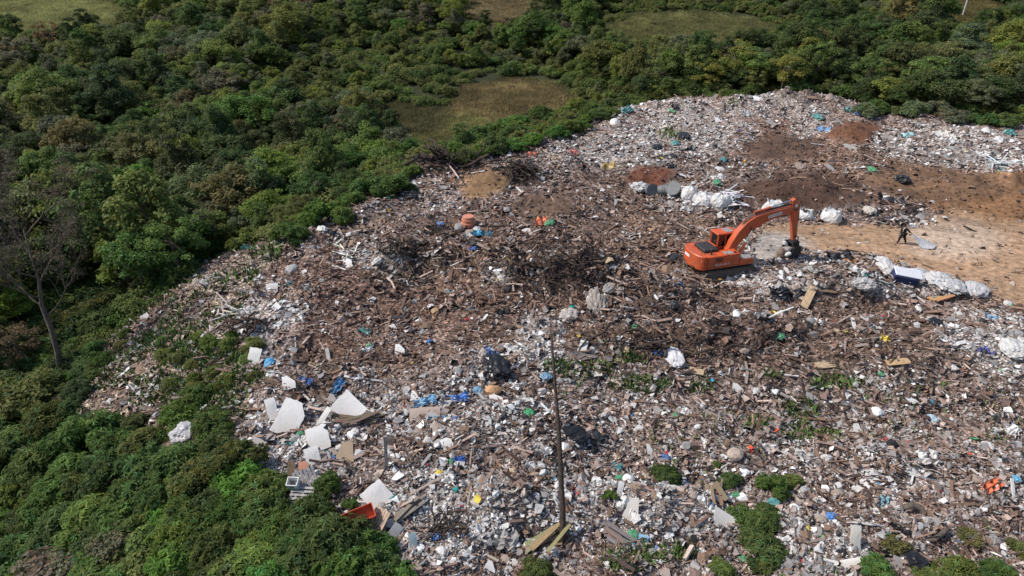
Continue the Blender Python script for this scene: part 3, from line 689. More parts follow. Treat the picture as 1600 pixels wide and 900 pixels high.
#EXTRA
# ------------------------------------------------------------------ pieces that can be told apart
def bmesh_sheet(kind):
    bm = bmesh.new(); n = 9; r = np.random.default_rng(60+kind); b1, b2, ph = r.uniform(-.10, .10), r.uniform(-.03, .03), r.random()*6
    cuts = {0: [(.8, .66)], 1: [(.7, .46)], 2: [(1.0, .30), (4.2, .52)], 3: [(.5, .16), (2.4, .5)], 4: [(1.2, .26), (5.4, .54)]}[kind]
    g = [[bm.verts.new((i/n-.5+r.normal(0, .014), j/n-.5+r.normal(0, .014), b1*(i/n-.5)**2+b2*math.sin(5*j/n+ph)*(.4+.6*i/n))) for j in range(n+1)] for i in range(n+1)]
    for i in range(n):
        for j in range(n):
            bm.faces.new((g[i][j], g[i+1][j], g[i+1][j+1], g[i][j+1]))
    for a, q in cuts:
        a += r.normal(0, .2); d = Vector((math.cos(a), math.sin(a), 0)); bmesh.ops.bisect_plane(bm, geom=bm.verts[:]+bm.edges[:]+bm.faces[:], plane_co=d*q, plane_no=d, clear_outer=True)
    bmesh.ops.recalc_face_normals(bm, faces=bm.faces); bmesh.ops.solidify(bm, geom=bm.faces[:], thickness=.018)
    return bm
SHEETS = [bm_mesh('board', bmesh_sheet(k), M['board']) for k in range(5)]
CARDS = []
for k in range(3):
    bm = bmesh.new(); w1 = random.uniform(-.1, .1); h1 = random.uniform(.12, .3)
    for (z0, flip) in ((0, 1), (-.035, -1)):
        r = [[bm.verts.new((x, y+.06*math.sin(3*x+k), z0+(h1 if i == 1 else 0)+random.uniform(-.02, .02))) for y in (-.5, .5)] for i, x in enumerate((-.5, w1, .5))]
        for a, b in zip(r, r[1:]): bm.faces.new([a[0], b[0], b[1], a[1]][::flip])
    CARDS.append(bm_mesh('card', bm, M['card']))
def crumple(seed, sub=3, sq=(1, .8, .6), amp=.22, f=2.6):
    bm = bmesh.new(); bmesh.ops.create_icosphere(bm, subdivisions=sub, radius=.5)
    r = np.random.default_rng(seed); ph = r.random((9, 3))*6.28; dr = r.normal(0, 1, (9, 3))*f
    for v in bm.verts:
        c = np.array(v.co); s = 0
        for k in range(9): s += abs(math.sin(float(c @ dr[k]*2+ph[k, 0])))-.6
        c = c*(1+amp*s*.30+.10*sum(abs(math.sin(float(c @ dr[k]*5.5+ph[k, 1])))-.6 for k in range(5))); c[2] = max(c[2]*sq[2], -.22); v.co = (c[0]*sq[0], c[1]*sq[1], c[2])
    return bm
BAGS = [bm_mesh('bag', crumple(k, 4, (1, .8, .6), .34, 2.2), M['bag']) for k in range(6)]
CHUNKS = [bm_mesh('chunk', crumple(20+k, 2, (1, .75, .7), .3, 2.0), M['stone']) for k in range(4)]
def film(seed):
    bm = bmesh.new(); r = np.random.default_rng(seed); n = 9; ph = r.random(6)*6.28
    g = [[bm.verts.new((i/(n-1)-.5+r.normal(0, .02), (j/(n-1)-.5)*(1-.35*abs(math.sin(i*.9+ph[0])))+r.normal(0, .02), .09*math.sin(i*1.7+ph[1])+.09*math.sin(j*2.1+i*.6+ph[2])+r.normal(0, .03))) for j in range(n)] for i in range(n)]
    for i in range(n-1):
        for j in range(n-1):
            if (i in (0, n-2) or j in (0, n-2)) and r.random() < .25: continue
            bm.faces.new((g[i][j], g[i+1][j], g[i+1][j+1], g[i][j+1]))
    return bm
FILMS = [bm_mesh('film', film(k), M['bag']) for k in range(5)]
def plank_bm(k):
    bm = bmesh.new(); b = .0 if k < 2 else random.uniform(-.03, .03)
    pts = [(-.5, -.5), (.46, -.5), (.5, -.1), (.44, .5), (-.5, .5)] if k % 2 else [(-.5, -.5), (.5, -.5), (.5, .5), (-.48, .5)]
    add_plan(bm, pts, -.5, .5); return bm
PLANKS = [bm_mesh('plank', plank_bm(k), M['wood']) for k in range(3)]
def branch_bm(seed):
    bm = bmesh.new(); r = random.Random(seed)
    pts = [Vector((-.5+i/5, .09*math.sin(i*1.3+seed)+r.uniform(-.03, .03), .06*math.sin(i*1.1+seed*2))) for i in range(6)]
    add_tube(bm, pts, [.035, .032, .03, .025, .02, .012], 6)
    for k in (2, 3, 4):
        if r.random() < .8: add_tube(bm, [pts[k], pts[k]+Vector((.12, r.choice((-.15, .15)), .08)), pts[k]+Vector((.2, r.choice((-.22, .22)), .1))], [.016, .012, .006], 4)
    return bm
BRANCHES = [bm_mesh('branch', branch_bm(k), M['deadwood']) for k in range(5)]

KIND = {'board': (SHEETS, 'board', 'loose boards on the dump'), 'cardboard': (CARDS, 'cardboard', 'loose cardboard pieces on the dump'), 'bag': (BAGS, 'bag', 'loose bags on the dump'), 'rubble_block': (CHUNKS, 'rubble', 'lumps of rubble on the dump'),
        'plastic_sheet': (FILMS, 'plastic sheet', 'loose plastic sheets on the dump'), 'plank': (PLANKS, 'plank', 'loose planks on the dump'), 'branch': (BRANCHES, 'branch', 'dead branches on the dump')}
def item(kind, u, v, wpx, hpx, ang, colour, label=None, tilt=None, var=None, desc=None, short=None, thick=None, lift=0, name=None, cat=None):
    """one loose piece: about wpx by hpx in the photograph, turned by ang degrees"""
    x, y, z = ground(u, v); p = ppm(x, y, z)
    protos, ct, grp = KIND[kind]
    me = protos[var if var is not None else random.randrange(len(protos))]
    tl = R(tilt if tilt is not None else random.uniform(5, 35)); dep = math.atan2(CAM_H-z, math.hypot(x, y))
    bl = kind in ('bag', 'rubble_block')
    L, W = wpx/p, hpx/p/max(.35, math.sin(min(dep+tl*(.5 if bl else 1), 1.5)))/(.9 if bl else 1)
    if kind == 'board': T = max(L, W)
    elif kind == 'plank': T = thick or .045
    elif kind in ('bag', 'rubble_block'): T = min(L, W)*.85
    else: T = max(L, W)*.8
    o = bpy.data.objects.new(name or kind, me); C.objects.link(o)
    if kind in ('bag', 'rubble_block', 'branch'): rot = Matrix.Rotation(tl*.5, 4, 'X') @ Matrix.Rotation(R(ang), 4, 'Z'); z += (T*.18 if kind != 'branch' else .12)
    else: rot = Matrix.Rotation(tl, 4, 'X') @ Matrix.Rotation(random.uniform(-.15, .15), 4, 'Y') @ Matrix.Rotation(R(ang), 4, 'Z'); z += W*.5*math.sin(tl)*.6+.05
    if kind == 'branch': W = L; T = L
    o.matrix_world = Matrix.Translation((x, y, z+lift)) @ rot @ Matrix.Diagonal((L, W, T, 1))
    o.color = (*colour, 1)
    if kind in ('bag', 'plastic_sheet') and max(colour) < .13: o.material_slots[0].link = 'OBJECT'; o.material_slots[0].material = M['bag_dark']
    tag(o, label, cat or ct, grp)
    reg(o, desc or label, x, y, z, fixed=label, short=short)
    return o
W1, W2, W3 = (.78, .77, .75), (.68, .66, .63), (.55, .53, .51)
G1, G2, BK = (.36, .35, .34), (.2, .2, .2), (.018, .018, .02)
TAN, CARDC, BRN, DBRN = (.46, .34, .22), (.42, .28, .16), (.2, .13, .085), (.09, .06, .045)
BLUE, SKYB, TEAL, GREENC, ORNG, REDC, YEL = (.03, .15, .5), (.25, .5, .72), (.03, .38, .38), (.03, .33, .14), (.75, .15, .04), (.42, .03, .04), (.75, .55, .04)
HEROES = [ # kind,u,v,w,h,ang,colour,label,tilt,variant,short
 ('board',455,662,42,54,-18,W1,'large split white sheet leaning at the left edge of the dump above a grey board',35,1,'the large split white sheet'),
 ('board',553,640,58,38,-28,W1,'white sheet with a rounded corner lying flat left of the blue tarp',15,4,None),
 ('board',452,602,20,22,15,W1,'small blocky white board at the left edge above the large white sheets',40,2,None),
 ('board',426,646,16,34,20,W1,'narrow upright white board left of the large split white sheet',45,0,None),
 ('board',398,564,20,28,-10,W1,'lone white board at the head of the weedy left slope',45,0,None),
 ('board',504,662,10,40,-28,W2,'long narrow white board strip between two large white sheets',30,0,None),
 ('board',498,692,36,38,18,W1,'white sheet standing just above a green bush near the left edge',40,1,None),
 ('board',490,722,22,34,20,W1,'white sheet half hidden behind a green bush near the left edge',40,0,None),
 ('board',590,781,38,38,45,W1,'white diamond shaped board with a brown stain above the red orange drawer',30,0,'the stained diamond board'),
 ('board',664,653,48,24,6,(.46,.36,.30),'pinkish brown board lying below the light blue tarp',25,0,None),
 ('board',547,712,34,34,-20,TAN,'fan of tan plywood right of the white sheets at the left edge',30,3,None),
 ('board',398,708,28,34,-25,G1,'grey board lying beside a blue bag at the left edge',30,0,None),
 ('board',616,838,16,30,-35,(.25,.28,.31),'bluish grey sheet right of the red orange drawer',40,0,None),
 ('board',646,856,12,32,8,(.25,.36,.42),'narrow blue grey sheet standing in the lower left rubble',50,0,None),
 ('plank',456,748,11,40,4,BRN,'brown board standing above the white crate',45,0,None),
 ('board',420,748,14,12,-20,W1,'small white board beside a dark purple cloth',30,2,None),
 ('plastic_sheet',437,768,32,30,0,(.09,.06,.07),'dark purple crumpled cloth left of the slatted pallet',20,1,None),
 ('bag',402,688,15,13,10,(.2,.45,.68),'small light blue bag beside a grey board at the left edge',10,0,None),
 ('bag',448,785,18,14,0,BK,'black bag at the foot of the slatted pallet',10,1,None),
 ('plastic_sheet',665,631,36,20,10,SKYB,'light blue crumpled tarp above a pinkish brown board',25,0,'the light blue tarp'),
 ('plastic_sheet',713,626,40,18,8,(.1,.28,.68),'bright blue crumpled tarp right of the light blue tarp',22,2,'the bright blue tarp'),
 ('plastic_sheet',528,611,14,36,-28,(.16,.42,.7),'thin strip of blue plastic above the white sheets',35,3,None),
 ('bag',776,577,36,38,30,BK,'big shiny black bag lying in the middle of the dump left of the bare pole',20,2,'the big black bag'),
 ('bag',898,685,42,26,0,BK,'black bag right beside the bare pole',15,4,None),
 ('bag',753,560,12,30,-8,(.45,.38,.34),'slim grey sack standing left of the big black bag',40,3,None),
 ('rubble_block',770,613,24,17,10,(.52,.30,.15),'orange brown foam lump below the big black bag',10,0,None),
 ('bag',934,480,28,60,8,(.33,.285,.25),'long upright grey sack in the middle of the dump',90,5,'the long grey sack'),
 ('bag',890,497,30,18,20,(.46,.42,.39),'pale crumpled bag left of the long grey sack',20,2,None),
 ('board',908,557,52,18,14,(.10,.10,.11),'dark grey panel under a small white board above the grass patch',12,3,'the dark grey panel'),
 ('board',911,544,13,20,-20,W1,'small white board lying on the dark grey panel',25,0,None),
 ('bag',1054,562,27,28,10,(.74,.74,.76),'white tied bag below the ridge of dark wood in the middle',20,3,None),
 ('bag',1030,554,16,9,0,BLUE,'dark blue rag left of a white tied bag',10,1,None),
 ('bag',992,511,10,11,0,GREENC,'small bright green bag right of the long grey sack',10,0,None),
 ('plank',1075,548,56,9,-18,BRN,'stout brown beam slanting over the white tied bag',15,1,None),
 ('plank',1088,582,22,9,-18,TAN,'short tan plank beside the crest of the weedy front slope',20,0,None),
 ('bag',826,649,17,16,0,GREENC,'green plastic bag left of the bare pole',10,2,None),
 ('bag',849,636,10,10,0,(.03,.3,.2),'small dark green bag touching the bare pole',10,5,None),
 ('board',992,803,28,38,-30,(.7,.66,.6),'torn cream sheet in the lower middle rubble',40,3,None),
 ('board',969,769,9,23,-12,W1,'narrow white board right of a low green bush',45,0,None),
 ('board',1133,815,38,32,-15,W2,'two pale broken boards left of the tall green bush clump',30,4,None),
 ('board',1015,708,9,20,5,W1,'slim white oval piece left of a round green bush',45,2,None),
 ('rubble_block',1148,713,26,20,20,(.42,.33,.27),'tan rubble lump above the small green bush pair',15,1,None),
 ('board',1005,843,16,10,-15,SKYB,'light blue board in the lower middle rubble',25,0,None),
 ('board',1334,852,16,44,-4,(.74,.70,.62),'tall cream board standing at the lower right',55,0,'the tall cream board'),
 ('board',1330,886,30,18,8,(.78,.75,.68),'cream board lying at the foot of a tall cream board',30,0,None),
 ('plastic_sheet',1547,765,18,42,-62,(.8,.19,.07),'bright orange net lying at the right edge',30,3,'the orange net'),
 ('bag',1430,880,30,26,10,BK,'black bag below the curved log at the lower right',20,4,None),
 ('plastic_sheet',1379,790,18,26,-10,(.2,.36,.42),'grey teal cloth hanging over the hollow at the lower right',50,0,None),
 ('plastic_sheet',1367,806,12,22,20,W2,'white rag hanging below the grey teal cloth',50,2,None),
 ('plastic_sheet',1447,718,40,26,0,W2,'large white crumpled film on the right foreground slope',15,0,None),
 ('board',1430,741,28,13,-14,W2,'white leaf shaped board below a large white film',25,3,None),
 ('plank',1580,768,5,28,-2,W1,'thin white strip standing beside the orange net',50,0,None),
 ('bag',1588,750,13,9,0,(.1,.4,.6),'blue bag at the right edge above the orange net',10,2,None),
 ('bag',1301,810,16,14,0,(.04,.22,.6),'bright blue bag in the lower right rubble',15,1,None),
 ('bag',1283,837,13,11,0,(.25,.5,.3),'pale green bag in the lower right rubble',10,3,None),
 ('plank',1262,471,12,36,-32,(.5,.36,.22),'tan board slanting below the black bags under the excavator',35,0,None),
 ('plank',1403,567,36,8,2,(.45,.30,.16),'tan log like plank lying below a yellow rag on the right',10,1,None),
 ('plastic_sheet',1383,532,16,13,-30,YEL,'bright yellow rag on the right side of the dump',25,1,None),
 ('plastic_sheet',1230,459,54,18,0,(.03,.033,.04),'wide black plastic bundle below the excavator bucket',15,0,'the black plastic bundle'),
 ('plastic_sheet',1310,404,40,18,0,(.05,.048,.05),'dark grey bundle with a plank at the near edge of the sand track',20,2,None),
 ('plank',1328,408,30,6,20,(.55,.22,.06),'orange brown plank leaning on a dark grey bundle beside the track',20,1,None),
 ('bag',1440,440,34,24,0,(.5,.5,.52),'grey white sack next to the blue mattress at the sand track',20,3,None),
 ('bag',1466,441,30,26,15,(.6,.6,.61),'white sack second from the blue mattress at the sand track',20,5,None),
 ('bag',1493,452,28,20,0,(.45,.46,.48),'grey sack third from the blue mattress at the sand track',20,2,None),
 ('bag',1523,457,32,22,-10,(.55,.55,.56),'grey white sack farthest right in the row at the sand track',20,0,None),
 ('bag',1385,420,26,28,0,(.66,.65,.64),'crumpled white bag left of the blue mattress at the sand track',20,4,None),
 ('bag',1350,448,34,16,0,(.48,.47,.46),'flattened grey bag below the dark bundle beside the track',15,1,None),
 ('plastic_sheet',752,368,30,14,-8,(.05,.4,.6),'cyan tarp below the terracotta tub',20,0,None),
 ('plastic_sheet',743,391,22,12,-20,(.04,.2,.6),'deep blue rag below the cyan tarp',20,2,None),
 ('bag',686,353,12,10,0,(.05,.22,.6),'small blue bag on the dark twig heap left of the terracotta tub',10,0,None),
 ('plastic_sheet',845,350,22,18,10,(.8,.22,.1),'orange red cloth on the rubble right of the terracotta tub',20,3,None),
 ('plastic_sheet',348,490,12,24,-25,(.42,.03,.05),'dark red cloth at the top of the weedy left slope',35,1,None),
 ('bag',421,568,15,14,0,(.08,.4,.68),'bright blue bag beside a lone white board at the left',15,4,None),
 ('bag',220,523,8,7,0,(.1,.4,.6),'tiny blue scrap low on the left slope',10,2,None),
 ('plastic_sheet',130,594,14,7,20,(.08,.45,.5),'teal scrap at the foot of the leaning bare tree',20,2,None),
 ('bag',290,682,40,28,0,(.45,.45,.47),'heap of grey white bags among the bushes at the left',20,3,None),
 ('bag',1000,296,26,11,0,(.6,.59,.58),'flat white bag left of the grey tubs',10,1,None),
 ('plastic_sheet',1393,316,44,16,-14,(.045,.045,.05),'dark tarp lying above the person beyond the track',10,2,None),
 ('bag',1410,283,22,8,-8,(.03,.028,.03),'black strip of rubber on the soil beyond the dark tarp',5,1,None),
 ('bag',1358,331,18,10,0,(.6,.55,.48),'cream bag on the track verge right of the round bulk bag',10,0,None),
 ('plastic_sheet',1418,214,22,10,0,(.3,.55,.58),'pale teal plastic on the far right white litter',15,0,None),
 ('plastic_sheet',1285,204,22,9,-25,(.2,.38,.62),'blue plastic strip left of the round far soil heap',15,3,None),
 ('bag',1340,178,8,6,0,BLUE,'small blue bag on the far rim near the wood',10,2,None),
 ('plastic_sheet',955,261,30,10,-8,(.6,.4,.1),'ochre foam sheet on the far litter left of the red soil heap',12,1,None),
 ('plastic_sheet',862,247,16,9,0,(.55,.4,.22),'tan sheet on the far litter near the left rim',12,4,None),
 ('plastic_sheet',862,212,16,12,10,(.6,.22,.13),'faded red cloth at the far left rim beside the bushes',20,0,None),
 ('plastic_sheet',830,243,20,8,10,(.7,.2,.12),'orange red strip on the far litter above the branch heap',15,3,None),
 ('plastic_sheet',893,240,22,9,20,(.6,.18,.16),'pinkish red strip on the far litter',15,2,None),
 ('plank',1043,247,34,7,6,(.03,.03,.032),'black beam lying on the far litter above the red soil heap',8,0,None),
 ('board',775,625,20,14,10,W2,'small pale board below the orange brown foam lump',20,2,None),
 ('plastic_sheet',714,720,26,11,5,(.05,.2,.6),'blue plastic in the white litter of the lower left',15,4,None),
 ('bag',686,741,11,11,0,YEL,'yellow bag in the white litter of the lower left',10,1,None),
 ('bag',682,840,15,11,0,(.06,.2,.5),'blue bag in the lower left rubble near the bottom',10,0,None),
 ('board',612,872,15,10,10,(.15,.45,.48),'teal board at the bottom left edge of the rubble',25,0,None),
 ('plastic_sheet',790,850,36,40,-20,G1,'large grey sheet left of the foot of the bare pole',35,0,None),
 ('plastic_sheet',1540,549,26,9,-8,(.08,.12,.5),'dark blue and pink rag at the right edge',12,1,None),
 ('bag',1583,550,36,24,0,(.62,.62,.6),'white bag at the right edge beside a dark blue rag',15,3,None),
 ('plank',1290,572,34,9,8,TAN,'tan plank among dirt in the right middle',15,0,None),
 ('board',1486,505,14,12,12,G1,'square grey board below the row of sacks',30,0,None),
 ('bag',1220,618,20,8,-5,BK,'black bag in the weedy right slope',10,2,None),
 ('plastic_sheet',1465,632,32,10,-6,W2,'white film on the right slope above the large white film',12,2,None),
 ('bag',1456,656,16,11,0,(.5,.65,.75),'pale blue bag on the right slope',10,4,None),
 ('plastic_sheet',1255,715,36,20,-20,(.5,.48,.46),'grey crumpled film beside the right hand bush pair',20,4,None),
 ('board',425,452,18,12,10,W2,'pale board on the upper left rim of the dump',25,0,None),
 ('board',475,735,16,20,10,(.5,.2,.12),'dull red board left of the green bush near the left edge',35,1,None),
]
for h in HEROES: item(h[0], h[1], h[2], h[3], h[4], h[5], h[6], h[7], h[8], h[9], short=h[10])

# stain of the diamond board is a part of it
# ------------------------------------------------------------------ fans of planks
def plankfan(u, v, n, Lpx, a0, a1, col, words):
    x, y, z = ground(u, v); p = ppm(x, y, z); made = []
    for k in range(n):
        a = R(a0+(a1-a0)*k/(n-1)+random.uniform(-4, 4)); L = Lpx/p*random.uniform(.75, 1.15)
        o = bpy.data.objects.new('plank', PLANKS[k % 3]); C.objects.link(o)
        px_, py_ = x+random.uniform(-.25, .25)+k*.10-n*.05, y+random.uniform(-.25, .25)
        o.matrix_world = Matrix.Translation((px_, py_, z+.12+.05*k)) @ Matrix.Rotation(R(random.uniform(8, 22)), 4, 'X') @ Matrix.Rotation(a, 4, 'Z') @ Matrix.Diagonal((L, random.uniform(.12, .2), .04, 1))
        o.color = (*[c*random.uniform(.8, 1.15) for c in col], 1)
        tag(o, words, 'plank', words.replace(' lying in ', ' in ')); made.append((px_, o))
    for k, (_, o) in enumerate(sorted(made, key=lambda t: t[0])): o['label'] = f"{words}, {'first second third fourth fifth sixth seventh eighth ninth'.split()[k]} from left"
plankfan(852,848,9,56,20,48,(.32,.25,.15),'yellowish plank lying in a fan at the foot of the bare pole')
plankfan(965,845,7,60,-52,-36,(.22,.19,.17),'grey weathered plank lying in a slanting stack at the lower middle')
plankfan(640,800,5,50,25,50,(.25,.2,.16),'brown plank lying in a loose stack right of the stained diamond board')
plankfan(560,660,8,60,-12,25,(.17,.115,.085),'dark lath lying in the bundle under the white sheets')
plankfan(1000,580+190,5,36,-60,-30,(.3,.23,.17),'short splintered plank lying in a heap right of the narrow white board')
plankfan(1120,780,8,30,60,110,(.26,.19,.13),'short upright stick lying in the row left of the tall bushes')
plankfan(1470,470,5,36,-5,20,(.5,.29,.13),'orange brown plank lying in the heap below the row of sacks')

# ------------------------------------------------------------------ branch heaps
def twigheap(u, v, ru, rv, n, Lpx, col, words, thick=1.0):
    for k in range(n):
        uu, vv = u+random.gauss(0, ru*.45), v+random.gauss(0, rv*.45)
        x, y, z = ground(uu, vv); p = ppm(x, y, z); L = Lpx/p*random.uniform(.6, 1.3)
        o = bpy.data.objects.new('branch', random.choice(BRANCHES)); C.objects.link(o)
        o.matrix_world = Matrix.Translation((x, y, z+random.uniform(.15, .7))) @ Euler((random.uniform(-.3, .3), random.uniform(-.5, .5), random.random()*6.28)).to_matrix().to_4x4() @ Matrix.Diagonal((L, L*thick, L*thick, 1))
        o.color = (*col, 1); tag(o, words, 'branch', words.split(' lying ')[-1])
twigheap(700,250,50,12,26,60,DBRN,'dark dead branch lying in the heap at the upper left rim of the dump')
twigheap(806,272,26,14,24,40,DBRN,'blackish dead branch lying in the heap beside the tan soil heap')
twigheap(620,395,36,16,24,40,DBRN,'dark twig lying in the heap left of the terracotta tub')
twigheap(690,365,28,12,18,34,DBRN,'dark twig lying in the heap below the terracotta tub')
twigheap(860,420,120,26,46,46,DBRN,'brown branch lying on the dark wood ridge in the middle of the dump')
twigheap(1040,540,120,22,30,60,BRN,'brown branch lying along the front of the middle ridge')
twigheap(690,830,40,20,16,50,BRN,'dead branch lying in the tangle at the lower left')
twigheap(390,515,24,10,14,44,BRN,'brown branch lying in the heap at the top of the weedy slope')

# ------------------------------------------------------------------ pieces of the litter that can be picked out, by the zone they lie in
COLN = {'white': [W1, W2], 'grey': [G1, (.28, .27, .26)], 'beige': [(.36, .29, .24), (.30, .23, .19)], 'brown': [BRN, (.26, .17, .11)], 'black': [BK, (.03, .03, .033)], 'blue': [(.04, .14, .38), (.15, .33, .5)], 'tan': [TAN, CARDC], 'red': [(.5, .07, .06)], 'green': [(.05, .3, .14)], 'teal': [(.05, .28, .28)], 'orange': [(.65, .2, .06)], 'yellow': [(.65, .48, .08)]}
ADJ = {'board': ['torn', 'broken', 'flat'], 'cardboard': ['bent', 'folded'], 'bag': ['crumpled', 'knotted'], 'rubble_block': ['rough'], 'plastic_sheet': ['wrinkled', 'creased'], 'plank': ['splintered', 'plain'], 'branch': ['bare', 'forked']}
NOUN = {'board': 'board', 'cardboard': 'cardboard piece', 'bag': 'plastic bag', 'rubble_block': 'lump of rubble', 'plastic_sheet': 'plastic sheet', 'plank': 'plank', 'branch': 'branch'}
def autos(kind, n, colours, w0, w1, ratio, wz):
    k = 0
    while k < n:
        x, y, z, cls, g, u, v, d, col = dump_points(60)
        for i in range(60):
            if k >= n: break
            if not (10 < u[i] < 1590 and 150 < v[i] < 892) or random.random() > wz.get(int(cls[i]), 0): continue
            if 1060 < u[i] < 1180 and 360 < v[i] < 440: continue
            cn = random.choice(colours); cc = random.choice(COLN[cn]); wpx = random.uniform(w0, w1)*(.75+.45*v[i]/900)
            a = random.choice(ADJ[kind])
            item(kind, float(u[i]), float(v[i]), wpx, wpx*random.uniform(*ratio), random.uniform(0, 180) if kind in ('plank', 'branch') else random.uniform(-40, 40), cc, desc=f"{a} {cn} {NOUN[kind]}")
            k += 1
Z_all = {0: .8, 1: 1, 2: .35, 5: .5, 6: .6, 7: .15}
autos('board', 130, ['white', 'white', 'white', 'grey', 'grey', 'beige'], 7, 17, (.5, 1.1), {**Z_all, 1: 1})
autos('bag', 120, ['white', 'white', 'white', 'grey', 'grey', 'grey', 'grey', 'black', 'black', 'black', 'beige', 'beige', 'blue', 'green', 'teal'], 7, 18, (.5, .95), Z_all)
autos('plastic_sheet', 130, ['white', 'grey', 'white', 'white', 'grey', 'beige', 'grey', 'white', 'grey', 'blue', 'teal', 'red', 'black', 'black', 'black'], 10, 28, (.35, .8), Z_all)
autos('cardboard', 50, ['tan', 'beige', 'brown', 'brown'], 7, 15, (.5, 1), Z_all)
autos('plank', 190, ['brown', 'brown', 'beige', 'grey', 'white'], 16, 36, (.08, .15), {**Z_all, 2: .7, 5: 1})
autos('rubble_block', 60, ['grey', 'beige', 'white'], 9, 18, (.6, 1), Z_all)
autos('branch', 60, ['brown'], 20, 44, (1, 1), {0: .4, 2: .6, 5: 1, 6: .3, 7: .4})

# ------------------------------------------------------------------ crate, pallet, drawer, tub, lid, mattress
def place(name, u, v, rz=0, label=None, cat=None, short=None, tiltx=0, tilty=0, lift=0.0, group=None):
    x, y, z = ground(u, v); e = empty(name, (x, y, z+lift), 0); e.rotation_euler = (R(tiltx), R(tilty), R(rz))
    tag(e, label, cat, group); reg(e, label, x, y, z+.2, fixed=label, short=short); return e, ppm(x, y, z)
e, p = place('pallet', 474, 786, -4, 'slatted grey wooden pallet lying among bushes at the left edge', 'pallet', 'the slatted pallet', tiltx=24, lift=.3)
for k in range(6):
    bm = bmesh.new(); add_box(bm, (0, -.42+.168*k, .12), (1.1, .10, .025)); o = part('slat', bm, M['wood'], e); o.color = (.42, .40, .38, 1)
for k in range(3):
    bm = bmesh.new(); add_box(bm, (-.5+.5*k, 0, .058), (.09, .98, .095)); o = part('bearer', bm, M['wood'], e); o.color = (.25, .21, .18, 1)
e, p = place('slatted_panel', 480, 762, 32, 'grey slatted wooden panel leaning behind the white crate', 'panel', tiltx=38, lift=.4)
for k in range(6):
    bm = bmesh.new(); add_box(bm, (-.42+.168*k, 0, .05), (.12, 1.1, .025)); o = part('slat', bm, M['wood'], e); o.color = (.36, .34, .33, 1)
for k in range(2):
    bm = bmesh.new(); add_box(bm, (0, -.4+.8*k, .015), (.98, .08, .04)); o = part('crossbar', bm, M['wood'], e); o.color = (.2, .17, .15, 1)
e, p = place('crate', 463, 768, -3, 'white crate with a pale green band standing on the slatted pallet', 'crate', 'the white crate', tiltx=20, lift=.25)
bm = bmesh.new()
add_box(bm, (0, 0, .02), (.5, .42, .04))
for s in (-1, 1): add_box(bm, (.235*s, 0, .32), (.03, .42, .56)); add_box(bm, (0, .195*s, .32), (.44, .03, .56))
o = part('crate_body', bm, M['white_paint'], e)
bm = bmesh.new(); add_box(bm, (0, -.218, .22), (.5, .012, .16)); o = part('green_band', bm, M['card'], e); o.color = (.35, .62, .25, 1)
bm = bmesh.new(); add_box(bm, (0, -.222, .42), (.16, .014, .05)); part('hand_slot', bm, M['dark_metal'], e)
e, p = place('drawer', 560, 818, 26, 'red orange wooden drawer lying tipped beside a bush at the lower left', 'drawer', 'the red orange drawer', tiltx=32, tilty=-6, lift=.35)
M['drawer'] = paint('drawer_paint', (.62, .12, .045), .6, 3, .8, 1.1)
for nm, c, s_ in (('bottom_panel', (0, 0, 0), (1.4, .55, .03)), ('side_panel', (0, -.29, .17), (1.4, .03, .36)), ('side_panel', (0, .29, .17), (1.4, .03, .36)), ('end_panel', (-.71, 0, .17), (.03, .60, .36)), ('end_panel', (.71, 0, .17), (.03, .60, .36))):
    bm = bmesh.new(); add_box(bm, c, s_); part(nm, bm, M['drawer'], e)
e, p = place('grooved_panel', 592, 822, -35, 'tan grooved wooden panel right of the red orange drawer', 'panel', tiltx=40, lift=.35)
for k in range(6):
    bm = bmesh.new(); add_box(bm, (-.35+.14*k, 0, 0), (.115, 1.0, .03)); o = part('board_strip', bm, M['wood'], e); o.color = (.5, .37, .27, 1)
bm = bmesh.new(); add_box(bm, (0, 0, -.03), (.82, .08, .028)); o = part('back_batten', bm, M['wood'], e); o.color = (.3, .2, .14, 1)
e, p = place('terracotta_tub', 732, 350, 10, 'terracotta coloured ribbed tub standing upside down on the litter', 'tub', 'the terracotta tub')
bm = bmesh.new(); s = 11/p
add_tube(bm, [(0,0,-.1),(0,0,.1),(0,0,.2),(0,0,.42),(0,0,.52),(0,0,.72),(0,0,.74)], [s, s, s*.95, s*.93, s*.86, s*.84, s*.8], 20); part('tub_body', bm, M['terracotta'], e, smooth=False)
for zz, rr in ((.15, 1.03), (.47, .95)):
    bm = bmesh.new(); add_tube(bm, [(0,0,zz-.04),(0,0,zz),(0,0,zz+.04)], [s*rr*.98, s*rr*1.03, s*rr*.98], 20); part('rim_band', bm, M['terracotta'], e)
x, y, z = ground(1072, 701); bm = bmesh.new(); add_tube(bm, [(0,0,-.03),(0,0,.03),(0,0,.05)], [.21, .21, .18], 20)
o = obj('round_lid', bm_mesh('round_lid', bm, M['grey_plate']), None, (x, y, z+.2), (R(38), 0, 0)); tag(o, 'round pale grey lid lying on the front slope above the bushes', 'lid'); reg(o, '', x, y, z, fixed=o['label'])
e, p = place('mattress', 1411, 440, -12, 'dark blue mattress with a pale top lying in the row of sacks at the track', 'mattress', 'the blue mattress', tiltx=14, tilty=7)
M['navy'] = paint('navy_cloth', (.02, .03, .09), .8, 4, .7, 1.2); M['pale_cloth'] = paint('pale_cloth', (.62, .63, .66), .7, 4, .85, 1.05)
bm = bmesh.new(); add_box(bm, (0, .1, .32), (1.7, .9, .65)); part('mattress_side', bm, M['navy'], e, bevel=.06)
bm = bmesh.new(); add_box(bm, (.1, .2, .70), (1.8, 1.0, .09)); part('mattress_top', bm, M['pale_cloth'], e, bevel=.03)
